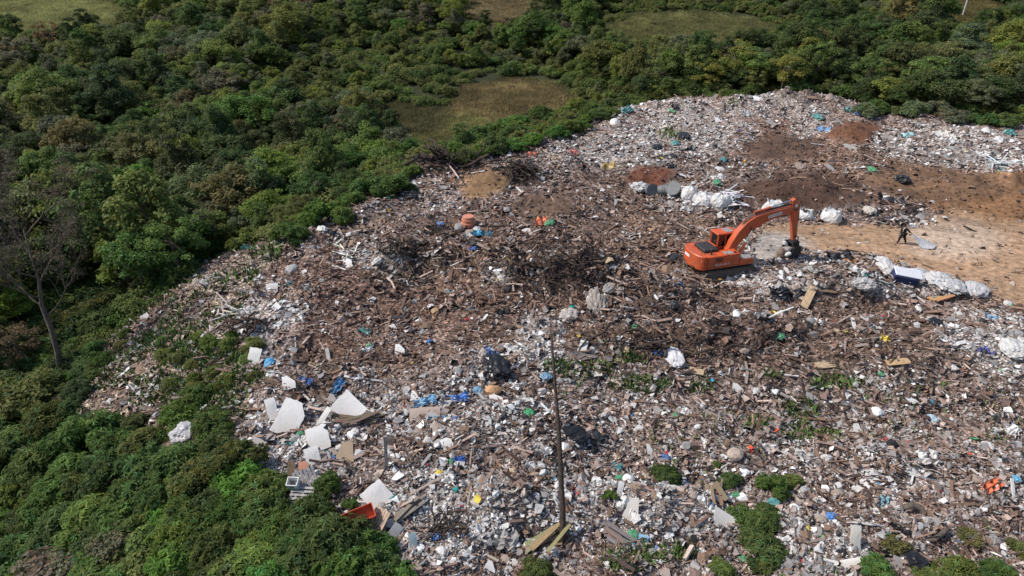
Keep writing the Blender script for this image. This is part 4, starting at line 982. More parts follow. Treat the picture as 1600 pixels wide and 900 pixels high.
# post standing in the litter
x, y, z = ground(604, 733); bm = bmesh.new(); add_box(bm, (0, 0, .9), (.16, .12, 1.9)); o = obj('post', bm_mesh('post', bm, M['wood']), None, (x, y, z), (R(-3), R(3), .2)); o.color = (.3, .27, .24, 1); tag(o, 'grey wooden post standing upright in the litter right of the tan plywood', 'post'); reg(o, '', x, y, z, fixed=o['label'])
for (u, v, du, dv, r, col, lab) in [(647,262,38,-28,.06,(.5,.32,.12),'long yellowish pole leaning over the branch heap at the upper left rim'),(700,258,17,20,.06,(.62,.5,.46),'pale pink pole lying on the litter beside the branch heap'),(706,282,5,-16,.07,(.5,.14,.06),'short rust red pole standing beside the tan soil heap'),(1200,500,40,-20,.05,(.7,.69,.66),'thin white pipe lying beside the tan slanting board'),(1290,225-5,60,10,.04,(.6,.58,.55),'thin pale pole lying on the soil beyond the large dark heap')]:
    a = Vector(ground(u, v)); b2 = Vector(P(u+du, v+dv, a.z+(.9 if dv < 0 else .2)))
    bm = bmesh.new(); add_tube(bm, [(0,0,.15), (b2-a)*.5+Vector((0,0,.12)), b2-a], r, 6); o = obj('pole', bm_mesh('pole', bm, M['wood']), None, a); o.color = (*col, 1); tag(o, lab, 'pole'); reg(o, '', *a, fixed=lab)

# ------------------------------------------------------------------ bulk bags, tubs and bundles of strips
def bulkbag(u, v, wpx, hpx, label, open_top=True, short=None, fill=None, lean=0):
    x, y, z = ground(u, v); p = ppm(x, y, z); w_ = wpx/p*.5; h = hpx/p/1.15
    e = empty('bulk_bag', (x, y, z-.05), random.random()*3); e.rotation_euler[0] = R(lean)
    bm = bmesh.new(); seg = 28; r = random.Random(u); ph = [r.random()*6 for _ in range(5)]; rings = []
    prof = [(0, .75), (.06, .95), (.3, 1.08), (.55, 1.05), (.78, .95), (.95, .8), (1.0, .7)] + ([(.9, .62), (.7, .55), (.66, .0)] if open_top else [(1.06, .35), (1.12, .12), (1.3, .16), (1.32, .0)])
    for k, (t, q) in enumerate(prof):
        ring = []
        for j in range(seg):
            a = 6.283*j/seg; f = 1+.07*math.sin(4*a+ph[0])*(1-t)+.08*math.sin(3*a+ph[1]+2*t)+.03*math.sin(7*a+ph[2]+9*t)+.02*math.sin(11*a-ph[3]+14*t)
            ring.append(bm.verts.new((math.cos(a)*w_*q*f, math.sin(a)*w_*q*f, h*t+(.06*h*math.sin(2*a+ph[4])+.06*h*math.sin(5*a+ph[1]))*(t > .5))))
        rings.append(ring)
    for a, b in zip(rings, rings[1:]):
        for j in range(seg): bm.faces.new((a[j], a[(j+1) % seg], b[(j+1) % seg], b[j]))
    o = part('bag_body', bm, M['bag'], e); o.color = (.70, .69, .68, 1)
    for s_ in (0, 1, 2, 3):
        a = s_*1.57+.4; c, q = math.cos(a)*w_*.8, math.sin(a)*w_*.8
        bm = bmesh.new(); add_tube(bm, [(c*.9, q*.9, h*.9), (c*1.15, q*1.15, h*1.12), (c*.8-q*.3, q*.8+c*.3, h*1.08), (c*.8-q*.45, q*.8+c*.45, h*.9)], .03, 5); o = part('lifting_loop', bm, M['bag'], e); o.color = (.72, .71, .7, 1)
    if open_top and fill:
        bm = crumple(u, 2, (1, 1, .5), .3); bmesh.ops.scale(bm, vec=(w_*1.3, w_*1.3, h*.5), verts=bm.verts); bmesh.ops.translate(bm, vec=(0, 0, h*.85), verts=bm.verts); o = part('contents', bm, M['stone'], e); o.color = (*fill, 1)
    tag(e, label, 'bulk bag', 'white bulk bags along the track'); reg(e, label, x, y, z+h/2, fixed=label, short=short)
bulkbag(1077,311,25,22,'white bulk bag right beside the grey tubs',False,'the white bulk bag beside the tubs')
bulkbag(1092,316,22,18,'white bulk bag with an open mouth, second from the grey tubs',True,None,(.7,.7,.68))
bulkbag(1101,319,30,18,'squat white bulk bag in the middle of the row beyond the excavator',False)
bulkbag(1124,322,28,21,'white bulk bag touching the heap of white frame strips',False)
bulkbag(1207,335,30,24,'white bulk bag half hidden behind the excavator boom',True,None,(.55,.54,.52))
bulkbag(1257,340,24,15,'low white bulk bag holding black scrap right of the excavator arm',True,None,(.03,.03,.03))
bulkbag(1298,346,29,22,'round white bulk bag standing alone right of the excavator arm',True,'the lone bulk bag',(.6,.6,.6))
def tub(u, v, wpx, label, rx, ry, rz):
    x, y, z = ground(u, v); p = ppm(x, y, z); r = wpx/p*.5
    e = empty('tub', (x, y, z+r*.85)); e.rotation_euler = (R(rx), R(ry), R(rz))
    bm = bmesh.new(); add_tube(bm, [(0,0,-r*.8),(0,0,-r*.1),(0,0,r*.7),(0,0,r*.72),(0,0,r*.1),(0,0,-r*.7)], [r*.72, r*.88, r, r*.9, r*.78, r*.62], 22, cap=True)
    M.setdefault('tub', paint('grey_tub', (.15, .155, .155), .6, 5, .7, 1.15)); part('tub_body', bm, M['tub'], e, smooth=False)
    for q in (.35, .05):
        bm = bmesh.new(); add_tube(bm, [(0,0,r*(q-.04)),(0,0,r*q),(0,0,r*(q+.04))], [r*.95, r*(1.0 if q > .2 else .93), r*.95], 22, cap=False); part('hoop', bm, M['tub'], e)
    bm = bmesh.new(); add_tube(bm, [(0,0,r*.66),(0,0,r*.71),(0,0,r*.76),(0,0,r*.7)], [r*1.0, r*1.06, r*1.0, r*.93], 22, cap=False); part('rim', bm, M['tub'], e)
    tag(e, label, 'tub', 'grey tubs at the end of the row of bulk bags'); reg(e, label, x, y, z+r, fixed=label)
tub(1016,305,19,'grey tub tipped so that its open mouth faces the front, left of two more',72,0,15)
tub(1035,305,19,'grey tub lying on its side between two other grey tubs',80,20,70)
tub(1053,306,22,'grey tub lying tilted next to the first white bulk bag',50,0,-35)
def strips(u, v, n, L, label, fanx, col):
    x, y, z = ground(u, v); p = ppm(x, y, z)
    for k in range(n):
        l = L/p*random.uniform(.6, 1.15)
        bm = bmesh.new(); add_box(bm, (l*.4, 0, 0), (l, .09, .06)); me = bm_mesh('frame_strip', bm, M['wood'], bevel=.008)
        o = obj('frame_strip', me, None, (x+random.gauss(0, fanx*.5), y+random.gauss(0, .6), z+random.uniform(.1, .9)), (random.uniform(-.4, .4), random.uniform(-.38, .12), random.uniform(-1.3, 1.6)+(math.pi if random.random() < .25 else 0)))
        o.color = (*[c*random.uniform(.85, 1.05) for c in col], 1); tag(o, label, 'strip', label.split(' lying ')[-1])
strips(1136,316,34,26,'white frame strip lying in the spiky heap at the end of the bulk bags',.8,(.76,.76,.76))
strips(1556,262,22,44,'long white plastic strip lying in the sheaf on the far right litter',1.4,(.76,.77,.76))
strips(540,404,14,22,'cream plastic strip lying in the white heap left of the dark twigs',.8,(.72,.70,.62))
strips(350,500,14,30,'pale wooden strip lying in the heap round the dark red cloth',.7,(.55,.48,.43))
strips(1165,395,5,16,'white broken strip lying just in front of the excavator',.3,(.7,.7,.7))

# ------------------------------------------------------------------ curved log, pole, bare tree, mast, house
x, y, z = ground(1418, 803)
bm = bmesh.new(); add_tube(bm, [(-.25, 0, .35), (.1, .05, .5), (.45, -.05, .42), (.62, -.3, .15), (.55, -.6, -.15), (.45, -.8, -.35)], [.13, .15, .15, .16, .15, .13], 9)
o = obj('log', bm_mesh('log', bm, M['bark_pale'], True), None, (x, y, z)); tag(o, 'thick curved pale log arching over the hollow at the lower right', 'log'); reg(o, '', x, y, z, fixed=o['label'], short='the curved log')
x, y, z = ground(1462, 848)
bm = bmesh.new(); add_tube(bm, [(-.5, 0, .05), (0, .1, .12), (.4, .3, .2), (.75, .5, .3)], [.1, .12, .12, .1], 8)
o = obj('log', bm_mesh('log', bm, M['bark_pale'], True), None, (x, y, z)); tag(o, 'short crooked pale log lying below the curved log beside the grass tuft', 'log'); reg(o, '', x, y, z, fixed=o['label'])
b0 = Vector(ground(881, 856)); t0 = Vector(P(862, 520, b0.z+7.6))
mid = b0.lerp(t0, .5)+Vector((.06, 0, 0))
e = empty('bare_pole', b0); bm = bmesh.new(); pts = []
for k in range(13):
    q = k/12; c = (b0.lerp(mid, q*2) if q < .5 else mid.lerp(t0, q*2-1))-b0
    pts.append(c+Vector((random.uniform(-.03, .03), random.uniform(-.03, .03), -.5 if k == 0 else 0)))
add_tube(bm, pts, [.145-.10*(k/12)+random.uniform(-.01, .01) for k in range(13)], 10)
part('trunk', bm, M['deadwood'], e, smooth=True)
for q, a in ((.35, 1.), (.52, 2.5), (.62, -.6), (.8, 3.6)):
    c = pts[int(q*12)]; bm = bmesh.new(); add_tube(bm, [c, c+Vector((math.cos(a)*.28, math.sin(a)*.1, .12))], [.04, .015], 5); part('snag', bm, M['deadwood'], e)
tag(e, 'tall thin dark bare trunk standing upright in the middle foreground', 'dead tree'); reg(e, '', *b0, fixed=e['label'], short='the bare pole')

def bare_tree(u, v, top_u, top_v, hgt, label, seed, leafcol, leafn, short=None):
    rr = random.Random(seed); b = Vector(ground(u, v)); t = Vector(P(top_u, top_v, b.z+hgt)); ax = t-b
    e = empty('bare_tree', b); bm = bmesh.new(); tips = []
    pts = [ax*q+Vector((rr.uniform(-.12, .12), rr.uniform(-.12, .12), 0))*(q > 0) for q in (-.03, .15, .3, .45, .6, .75, .9)]
    add_tube(bm, pts, [.22, .19, .165, .135, .10, .06, .03], 9); part('trunk', bm, M['bark_pale'], e, smooth=True)
    def grow(bm, p0, d, L, r, lev):
        p = p0.copy(); pl = [p0.copy()]
        for k in range(4):
            d = (d+Vector((rr.uniform(-.28, .28), rr.uniform(-.28, .28), rr.uniform(-.02, .2)))).normalized(); p = p+d*L/4; pl.append(p.copy())
            if lev < 3 and k > 0:
                for _ in range(2 if lev < 2 else 2):
                    dd = (d+Vector((rr.uniform(-1, 1), rr.uniform(-1, 1), rr.uniform(-.3, .6)))).normalized(); grow(bm, p, dd, L*.55, r*.5, lev+1)
        add_tube(bm, pl, [r, r*.85, r*.7, r*.5, r*.25], 5 if lev < 2 else 3, cap=False)
        if lev >= 2: tips.extend(pl[2:])
    for k in range(9):
        q = .38+.06*k; a = k*2.4+rr.random(); bm = bmesh.new()
        grow(bm, ax*q, Vector((math.cos(a), math.sin(a), .7)).normalized(), hgt*.30, .065, 0); part('limb', bm, M['bark_pale'], e, smooth=True)
    cl = [((tp.x, tp.y, tp.z), .45) for tp in rr.sample(tips, min(len(tips), 110))]
    o = obj('foliage', leaf_cloud('foliage', cl, leafn, .16, M['leaf']), e); o.color = (*leafcol, 1)
    tag(e, label, 'tree'); reg(e, label, *b, fixed=label, short=short)
bare_tree(96, 590, 30, 330, 11.5, 'leaning half bare tree with grey brown twigs at the left edge of the dump', 5, (.15, .125, .085), 2600, 'the leaning bare tree')
bare_tree(-12, 600, -40, 250, 12, 'half bare brown twiggy tree at the far left margin', 9, (.13, .11, .08), 2400)
x, y, z = ground(1503, 27); e = empty('mast', (x, y, z))
bm = bmesh.new(); add_tube(bm, [(0,0,-.3),(.2,0,5),(.45,0,11)], [.17, .15, .11], 10); part('mast_shaft', bm, M['concrete_pole'], e)
bm = bmesh.new(); add_box(bm, (.44, 0, 10.4), (1.8, .1, .12)); part('crossarm', bm, M['wood'], e).color = (.2, .16, .13, 1)
for s_ in (-.8, -.1, .8):
    bm = bmesh.new(); add_tube(bm, [(.44+s_, 0, 10.46), (.44+s_, 0, 10.62), (.44+s_, 0, 10.7)], [.05, .06, .03], 8); part('insulator', bm, M['white_paint'], e)
tag(e, 'slim white concrete mast on the wooded hill at the upper right', 'utility pole'); reg(e, '', x, y, z, fixed=e['label'], short='the white mast')
x, y, z = ground(24, 14); e = empty('house', (x-4, y+14, hz(x-4, y+14)), .3)
bm = bmesh.new(); add_box(bm, (0, 0, 1.5), (9, 6, 3.4)); part('wall', bm, M['wall_dark'], e)
bm = bmesh.new(); add_prism(bm, [(-5, 3.15), (0, 4.8), (5, 3.15), (5, 3.3), (0, 4.98), (-5, 3.3)], -3.4, 3.4); part('roof', bm, M['roof'], e)
bm = bmesh.new(); add_box(bm, (1.5, -3.02, 1.2), (1, .08, 2.2)); part('door', bm, M['dark_metal'], e)
for s_ in (-2.6, -.6):
    bm = bmesh.new(); add_box(bm, (s_, -3.02, 1.7), (1.2, .08, 1.1)); part('window', bm, M['glass'], e)
tag(e, 'small pale roofed house beyond the meadow at the top left corner', 'house'); reg(e, '', x, y, z, fixed=e['label'])

# ------------------------------------------------------------------ excavator
EX = ground(1124, 421); K = 1.0
ex = empty('excavator', (EX[0], EX[1], EX[2]-.25), R(17), K)
tag(ex, 'orange tracked excavator with its boom reaching right over the litter', 'excavator'); reg(ex, '', EX[0], EX[1], EX[2]+1.5, fixed=ex['label'], short='the orange excavator')
for s_ in (-1, 1):
    yc = 1.2*s_; prof = []
    for k in range(9): a = math.pi/2+math.pi*k/8; prof.append((-1.75+.45*math.cos(a), .45+.45*math.sin(a)))
    for k in range(9): a = -math.pi/2+math.pi*k/8; prof.append((1.75+.45*math.cos(a), .45+.45*math.sin(a)))
    bm = bmesh.new(); add_prism(bm, prof, yc-.28, yc+.28); trk = part('track', bm, M['rubber'], ex)
    n = 34; per = 3.5*2+2*math.pi*.45
    bm = bmesh.new(); add_box(bm, (0, 0, 0), (.15, .60, .05)); shoe = bm_mesh('shoe', bm, M['rubber'])
    for k in range(n):
        q = per*k/n
        if q < 3.5: px, pz, an = -1.75+q, .92, 0
        elif q < 3.5+math.pi*.45: a = (q-3.5)/.45; px, pz, an = 1.75+.47*math.sin(a), .45+.47*math.cos(a), a
        elif q < 7+math.pi*.45: px, pz, an = 1.75-(q-3.5-math.pi*.45), -.02, 0
        else: a = (q-7-math.pi*.45)/.45; px, pz, an = -1.75-.47*math.sin(a), .45-.47*math.cos(a), a
        obj('shoe', shoe, trk, (px, yc, pz), (0, an, 0))
bm = bmesh.new(); add_box(bm, (0, 0, .62), (2.2, 1.8, .5)); add_tube(bm, [(0,0,.8),(0,0,1.08)], .7, 20); part('undercarriage', bm, M['dark_metal'], ex)
bm = bmesh.new(); add_box(bm, (-.1, 0, 1.14), (3.9, 2.5, .16)); part('deck', bm, M['dark_metal'], ex)
# counterweight: rounded rear
pl = [(-2.0, -1.36)]+[(-2.0-.78*math.cos(a)**.8*1.0 if math.cos(a) > 0 else -2.0, 1.36*math.sin(a)) for a in [R(-75+15*k) for k in range(11)]]+[(-2.0, 1.36)]
bm = bmesh.new(); add_plan(bm, pl, 1.06, 2.16); part('counterweight', bm, M['orange'], ex, bevel=.05)
bm = bmesh.new(); add_plan(bm, [(-1.985, -1.35), (.62, -1.35), (.62, -.42), (-1.985, -.42)], 1.1, 2.12); part('side_body', bm, M['orange'], ex, bevel=.04)
bm = bmesh.new(); add_plan(bm, [(-1.985, .30), (-.32, .30), (-.32, 1.35), (-1.985, 1.35)], 1.1, 2.12); part('side_body', bm, M['orange'], ex, bevel=.04)
bm = bmesh.new(); add_plan(bm, [(-1.98, -.41), (-.6, -.41), (-.6, .29), (-1.98, .29)], 1.2, 2.06); part('engine_cover', bm, M['orange'], ex)
bm = bmesh.new(); add_box(bm, (-1.35, .12, 2.22), (1.15, 1.5, .24)); part('hood', bm, M['dark_metal'], ex, bevel=.05)
bm = bmesh.new(); add_tube(bm, [(-1.55, -.95, 2.1), (-1.55, -.95, 2.5), (-1.62, -.95, 2.58)], [.07, .07, .065], 10); part('exhaust_pipe', bm, M['dark_metal'], ex)
bm = bmesh.new(); add_plan(bm, [(.64, -1.35), (1.85, -1.35), (1.85, -.45), (.64, -.45)], 1.1, 1.58); part('toolbox', bm, M['orange'], ex, bevel=.03)
bm = bmesh.new(); add_box(bm, (1.25, -.9, 1.60), (1.1, .78, .03)); part('step_plate', bm, M['grey_plate'], ex)
bm = bmesh.new(); add_tube(bm, [(.70, -1.28, 1.58), (.70, -1.28, 2.45), (.2, -1.28, 2.55), (-.5, -1.28, 2.55), (-.5, -1.28, 2.1)], .022, 6); part('handrail', bm, M['orange'], ex)
bm = bmesh.new(); add_box(bm, (0, 0, 0), (.02, .62, .2)); o = part('rear_plate', bm, M['white_paint'], ex); o.location = (-2.775, .25, 1.78); o.rotation_euler = (0, 0, 0)
bm = bmesh.new(); add_box(bm, (-2.33, -1.19, 1.78), (.22, .02, .16)); o = part('rear_lamp', bm, M['white_paint'], ex); o.location = (0, .0, 0)
for sx_ in (-1.45, -.72, .02):
    bm = bmesh.new(); add_box(bm, (sx_, -1.354, 1.62), (.022, .012, .86)); part('panel_seam', bm, M['dark_metal'], ex)
bm = bmesh.new(); add_box(bm, (-.68, -1.354, 1.24), (2.5, .012, .03)); part('panel_seam', bm, M['dark_metal'], ex)
for k in range(6):
    bm = bmesh.new(); add_box(bm, (-1.08, -1.36, 1.66+.06*k), (.5, .02, .03)); part('vent_slat', bm, M['dark_metal'], ex)
bm = bmesh.new(); add_box(bm, (-2.74, 0, 1.22), (.05, 1.5, .05)); part('panel_seam', bm, M['dark_metal'], ex)
for q in (-.75, .55):
    bm = bmesh.new(); add_tube(bm, [(-2.2, q, 2.16), (-2.2, q, 2.24), (-2.1, q, 2.27), (-2.0, q, 2.24), (-2.0, q, 2.16)], .022, 5); part('lifting_eye', bm, M['dark_metal'], ex)
bm = bmesh.new(); add_tube(bm, [(1.6, -1.3, 1.58), (1.65, -1.42, 2.2)], .018, 5); add_box(bm, (1.65, -1.44, 2.3), (.06, .16, .28)); part('mirror', bm, M['dark_metal'], ex)
bm = bmesh.new(); add_box(bm, (-.2, -1.0, 2.125), (.7, .5, .02)); part('walkway_plate', bm, M['grey_plate'], ex)
bm = bmesh.new(); add_tube(bm, [(.3, -1.1, 2.1), (.3, -1.1, 2.2)], .09, 12); part('fuel_cap', bm, M['dark_metal'], ex)
# cab: posts, roof, floor, glass panes
cx0, cx1, cy0, cy1, cz0, cz1 = -.30, 1.55, .36, 1.36, 1.22, 2.98
bm = bmesh.new(); add_box(bm, ((cx0+cx1)/2, (cy0+cy1)/2, 1.55), (cx1-cx0, cy1-cy0, .85)); cabo = part('cab', bm, M['orange'], ex, bevel=.04)
bm = bmesh.new(); add_plan(bm, [(cx0-.02, cy0-.02), (cx1-.25, cy0-.02), (cx1-.12, cy0+.2), (cx1-.12, cy1-.2), (cx1-.25, cy1+.02), (cx0-.02, cy1+.02)], 2.86, 3.02); part('cab_roof', bm, M['orange'], cabo, bevel=.05)
bm = bmesh.new(); add_box(bm, (.75, .86, 3.03), (.62, .7, .03)); part('roof_hatch', bm, M['grey_plate'], cabo)
for (px, py, dx) in ((cx0+.07, cy0+.05, 0), (cx0+.07, cy1-.05, 0), (cx1-.12, cy0+.05, -.18), (cx1-.12, cy1-.05, -.18), (.42, cy0+.04, 0), (.42, cy1-.04, 0)):
    bm = bmesh.new(); add_tube(bm, [(px, py, 1.9), (px+dx, py, 2.9)], .075, 4); part('cab_post', bm, M['orange'], cabo)
for nm, c, s_ in (('rear_window', (cx0+.08, .86, 2.42), (.02, .80, .82)), ('side_window', (.09, cy0+.045, 2.42), (.52, .02, .82)), ('side_window', (.86, cy0+.045, 2.42), (.72, .02, .82)), ('side_window', (.09, cy1-.045, 2.42), (.52, .02, .82)), ('side_window', (.86, cy1-.045, 2.42), (.72, .02, .82)), ('windscreen', (1.36, .86, 2.4), (.02, .82, .9))):
    bm = bmesh.new(); add_box(bm, c, s_); part(nm, bm, M['glass'], cabo)
bm = bmesh.new(); add_box(bm, (.35, .86, 2.05), (.5, .5, .2)); add_box(bm, (.12, .86, 2.4), (.14, .46, .6)); part('operator_seat', bm, M['dark_metal'], cabo)
# boom, arm, bucket
def box_beam(bm, path, yc):
    """path: (x, z, height, width); section box swept along the path"""
    rings = []
    for i, (x, z, hh, ww) in enumerate(path):
        a = path[max(i-1, 0)]; b = path[min(i+1, len(path)-1)]; t = Vector((b[0]-a[0], 0, b[1]-a[1])).normalized(); nrm = Vector((-t.z, 0, t.x))
        c = Vector((x, yc, z)); rings.append([bm.verts.new(c+nrm*hh*.5*sz+Vector((0, ww*.5*sy, 0))) for sy, sz in ((-1, -1), (1, -1), (1, 1), (-1, 1))])
    for a, b in zip(rings, rings[1:]):
        for k in range(4): bm.faces.new((a[k], a[(k+1) % 4], b[(k+1) % 4], b[k]))
    bm.faces.new(rings[0][::-1]); bm.faces.new(rings[-1])
YB = -.06
BOOM = [(.38, 1.75, .42, .56), (.75, 2.35, .62, .54), (1.25, 3.05, .80, .52), (1.85, 3.62, .92, .50), (2.5, 3.98, .86, .48), (3.4, 4.22, .70, .46), (4.5, 4.42, .56, .44), (5.55, 4.58, .42, .42)]
bm = bmesh.new(); box_beam(bm, BOOM, YB); boom = part('boom', bm, M['orange'], ex, bevel=.02)
for s_ in (-1, 1):
    bm = bmesh.new(); add_box(bm, (3.85, YB+s_*.238, 4.30), (1.15, .012, .24), Matrix.Rotation(R(-11), 3, 'Y')); part('name_panel', bm, M['white_paint'], boom)
    bm = bmesh.new(); add_prism(bm, [(.1, 1.2), (.75, 1.2), (.62, 1.95), (.3, 2.0)], YB+s_*.36-.05, YB+s_*.36+.05); part('boom_bracket', bm, M['orange'], ex)
    bm = bmesh.new(); add_tube(bm, [(1.05, YB+s_*.42, 1.45), (1.55, YB+s_*.42, 2.45)], .11, 10); cy_ = part('boom_cylinder', bm, M['orange'], ex)
    bm = bmesh.new(); add_tube(bm, [(1.55, YB+s_*.42, 2.45), (1.98, YB+s_*.42, 3.42)], .06, 8); part('piston_rod', bm, M['chrome'], cy_)
bm = bmesh.new(); add_tube(bm, [(1.98, YB-.5, 3.45), (1.98, YB+.5, 3.45)], .09, 10); part('boom_pin', bm, M['dark_metal'], boom)
bm = bmesh.new(); add_tube(bm, [(2.15, YB, 4.62), (2.9, YB, 4.72), (3.5, YB, 4.86)], .1, 10); sc_ = part('arm_cylinder', bm, M['orange'], ex)
bm = bmesh.new(); add_tube(bm, [(3.5, YB, 4.86), (5.2, YB, 5.22)], .055, 8); part('piston_rod', bm, M['chrome'], sc_)
bm = bmesh.new()
for q in (-.1, .0, .1): add_tube(bm, [(.9, YB+q, 3.0), (1.5, YB+q, 3.98), (2.2, YB+q, 4.50), (3.0, YB+q, 4.66), (4.2, YB+q+.02, 4.78), (5.3, YB+q, 4.92)], .028, 5)
part('hose', bm, M['dark_metal'], boom)
ARM = [(5.32, 5.28, .30, .36), (5.52, 4.95, .55, .36), (5.62, 4.55, .66, .36), (5.74, 3.9, .56, .35), (5.92, 2.9, .42, .33), (6.10, 1.95, .28, .32)]
bm = bmesh.new(); box_beam(bm, ARM, YB); arm = part('arm', bm, M['orange'], ex, bevel=.02)
bm = bmesh.new(); add_box(bm, (5.60, YB-.20, 4.82), (.2, .012, .26)); part('arm_sticker', bm, M['white_paint'], arm)
bm = bmesh.new(); add_tube(bm, [(5.55, YB-.32, 4.56), (5.55, YB+.32, 4.56)], .1, 12); part('arm_pin', bm, M['dark_metal'], arm)
bm = bmesh.new(); add_tube(bm, [(5.98, YB, 4.75), (6.16, YB, 3.5)], .09, 10); bc = part('bucket_cylinder', bm, M['dark_metal'], ex)
bm = bmesh.new(); add_tube(bm, [(6.16, YB, 3.5), (6.34, YB, 2.2)], .05, 8); part('piston_rod', bm, M['chrome'], bc)
for s_ in (-1, 1):
    bm = bmesh.new(); add_tube(bm, [(6.02, YB+s_*.2, 2.3), (6.36, YB+s_*.2, 2.2), (6.38, YB+s_*.2, 1.78)], .05, 6); part('link', bm, M['dark_metal'], ex)
bp = [(6.45, 1.75), (6.10, 1.98), (5.85, 1.9), (5.62, 1.6), (5.42, 1.05), (5.40, .62), (5.55, .40), (5.62, .45), (5.52, .66), (5.55, 1.0), (5.75, 1.5), (6.0, 1.75), (6.35, 1.62)]
bm = bmesh.new()
back = [(6.5, 1.55), (6.52, 1.1), (6.30, .62), (5.95, .36), (5.5, .30)]
a = [bm.verts.new((p_[0], YB-.62, p_[1])) for p_ in back]; b = [bm.verts.new((p_[0], YB+.62, p_[1])) for p_ in back]
a2 = [bm.verts.new((p_[0]-.05, YB-.58, p_[1]+.05)) for p_ in back]; b2_ = [bm.verts.new((p_[0]-.05, YB+.58, p_[1]+.05)) for p_ in back]
for i in range(4): bm.faces.new((a[i], a[i+1], b[i+1], b[i])); bm.faces.new((a2[i], b2_[i], b2_[i+1], a2[i+1]))
side = [(5.92, 1.72), (6.5, 1.55), (6.52, 1.1), (6.30, .62), (5.95, .36), (5.5, .30), (5.62, .9)]
for yy in (YB-.62, YB+.59): add_prism(bm, side, yy, yy+.03)
add_prism(bm, [(5.9, 1.9), (6.5, 1.85), (6.52, 1.5), (5.92, 1.68)], YB-.3, YB+.3)
bk = part('bucket', bm, M['dark_metal'], ex)
bm = bmesh.new(); add_prism(bm, [(5.55, .28), (5.55, .36), (5.25, .31)], -.05, .05); tooth = bm_mesh('tooth', bm, M['grey_plate'])
for q in range(5): obj('tooth', tooth, bk, (0, YB-.5+.25*q, 0))
# lettering on the boom and the flank: flat print
def lettering(txt, size, loc, rot, mat, par, nm):
    cu = bpy.data.curves.new(nm, 'FONT'); cu.body = txt; cu.size = size; cu.align_x = 'CENTER'; cu.align_y = 'CENTER'; cu.extrude = .004
    to = bpy.data.objects.new(nm, cu); C.objects.link(to); bpy.context.view_layer.update()
    me = bpy.data.meshes.new_from_object(to.evaluated_get(bpy.context.evaluated_depsgraph_get())); me.materials.clear(); me.materials.append(mat)
    bpy.data.objects.remove(to); o = obj(nm, me, par, loc, rot); return o
M['print'] = paint('dark_print', (.35, .06, .03), .5, 5, .9, 1.1)
lettering('DOOSAN', .25, (3.85, YB-.25, 4.30), (R(90), R(-11), 0), M['print'], boom, 'lettering')
lettering('SOLAR 225LC', .2, (-.8, -1.36, 1.42), (R(90), 0, 0), M['white_paint'], ex, 'lettering')
# debris held in the bucket and dust coloured rubble under it
bxm = ex.matrix_world
def exw(p_): return Matrix.Translation(ex.location) @ Matrix.Rotation(R(17), 4, 'Z') @ Matrix.Scale(K, 4) @ Vector(p_)
for (p_, s_, c_, lb) in [((5.7, -.1, 1.15), .8, (.3,.27,.25), 'grey rubble lump held in the excavator bucket'), ((5.55, -.5, .95), .55, (.68,.66,.63), 'pale board stump hanging from the excavator bucket'), ((5.75, .3, 1.5), .5, (.55,.54,.52), 'pale lump on top of the load in the excavator bucket'), ((5.2, -.1, 1.0), .75, (.2,.14,.11), 'brown tangle hanging in front of the excavator bucket')]:
    o = obj('rubble_block', random.choice(CHUNKS), None, exw(p_), (random.random(), random.random(), random.random()*6), (s_, s_, s_)); o.color = (*c_, 1); tag(o, lb, 'rubble'); q = exw(p_); reg(o, lb, q.x, q.y, q.z, fixed=lb)
for k in range(4):
    pass

# ------------------------------------------------------------------ the person dragging a white sheet
def skinned(name, verts, edges, radii, mat, parent, sub=1, root=0):
    me = bpy.data.meshes.new(name); me.from_pydata(verts, edges, []); o = bpy.data.objects.new(name, me); C.objects.link(o)
    sk = o.modifiers.new('s', 'SKIN'); sk.use_smooth_shade = True
    for k, d in enumerate(me.skin_vertices[0].data): r = radii[k]; d.radius = r if isinstance(r, tuple) else (r, r); d.use_root = (k == root)
    if sub: m2 = o.modifiers.new('d', 'SUBSURF'); m2.levels = sub; m2.render_levels = sub
    bpy.context.view_layer.update()
    m3 = bpy.data.meshes.new_from_object(o.evaluated_get(bpy.context.evaluated_depsgraph_get())); m3.materials.clear(); m3.materials.append(mat)
    bpy.data.objects.remove(o); return obj(name, m3, parent)
px, py, pz = ground(1408, 381)
per = empty('person', (px, py, pz+.01), R(8), 1.0)
tag(per, 'person in dark clothes walking left and dragging a white sheet across the sand track', 'person'); reg(per, '', px, py, pz+.9, fixed=per['label'], short='the person')
# faces -X; +Y is the far side
J = dict(pel=(0, 0, .92), wai=(-.03, 0, 1.08), che=(-.07, 0, 1.30), nec=(-.10, 0, 1.46), hed=(-.14, 0, 1.56), top=(-.15, 0, 1.68),
 lh=(0, -.09, .88), lk=(.11, -.09, .50), la=(.32, -.09, .12), lt=(.22, -.09, .04), rh=(0, .09, .88), rk=(-.19, .09, .50), ra=(-.24, .09, .09), rt=(-.39, .09, .04),
 ls=(-.07, -.19, 1.40), le=(.14, -.25, 1.20), lw=(.36, -.24, 1.05), lp=(.43, -.24, 1.01), rs=(-.07, .19, 1.40), re=(-.06, .25, 1.15), rw=(-.16, .22, .92), rp=(-.19, .21, .84))
RAD = dict(pel=.115, wai=.105, che=.125, nec=.055, hed=.085, top=.075, lh=.085, lk=.058, la=.04, lt=.035, rh=.085, rk=.058, ra=.04, rt=.035, ls=.06, le=.043, lw=.03, lp=.034, rs=.06, re=.043, rw=.03, rp=.034)
E = ['pel wai', 'wai che', 'che nec', 'nec hed', 'hed top', 'pel lh', 'lh lk', 'lk la', 'la lt', 'pel rh', 'rh rk', 'rk ra', 'ra rt', 'che ls', 'ls le', 'le lw', 'lw lp', 'che rs', 'rs re', 're rw', 'rw rp']
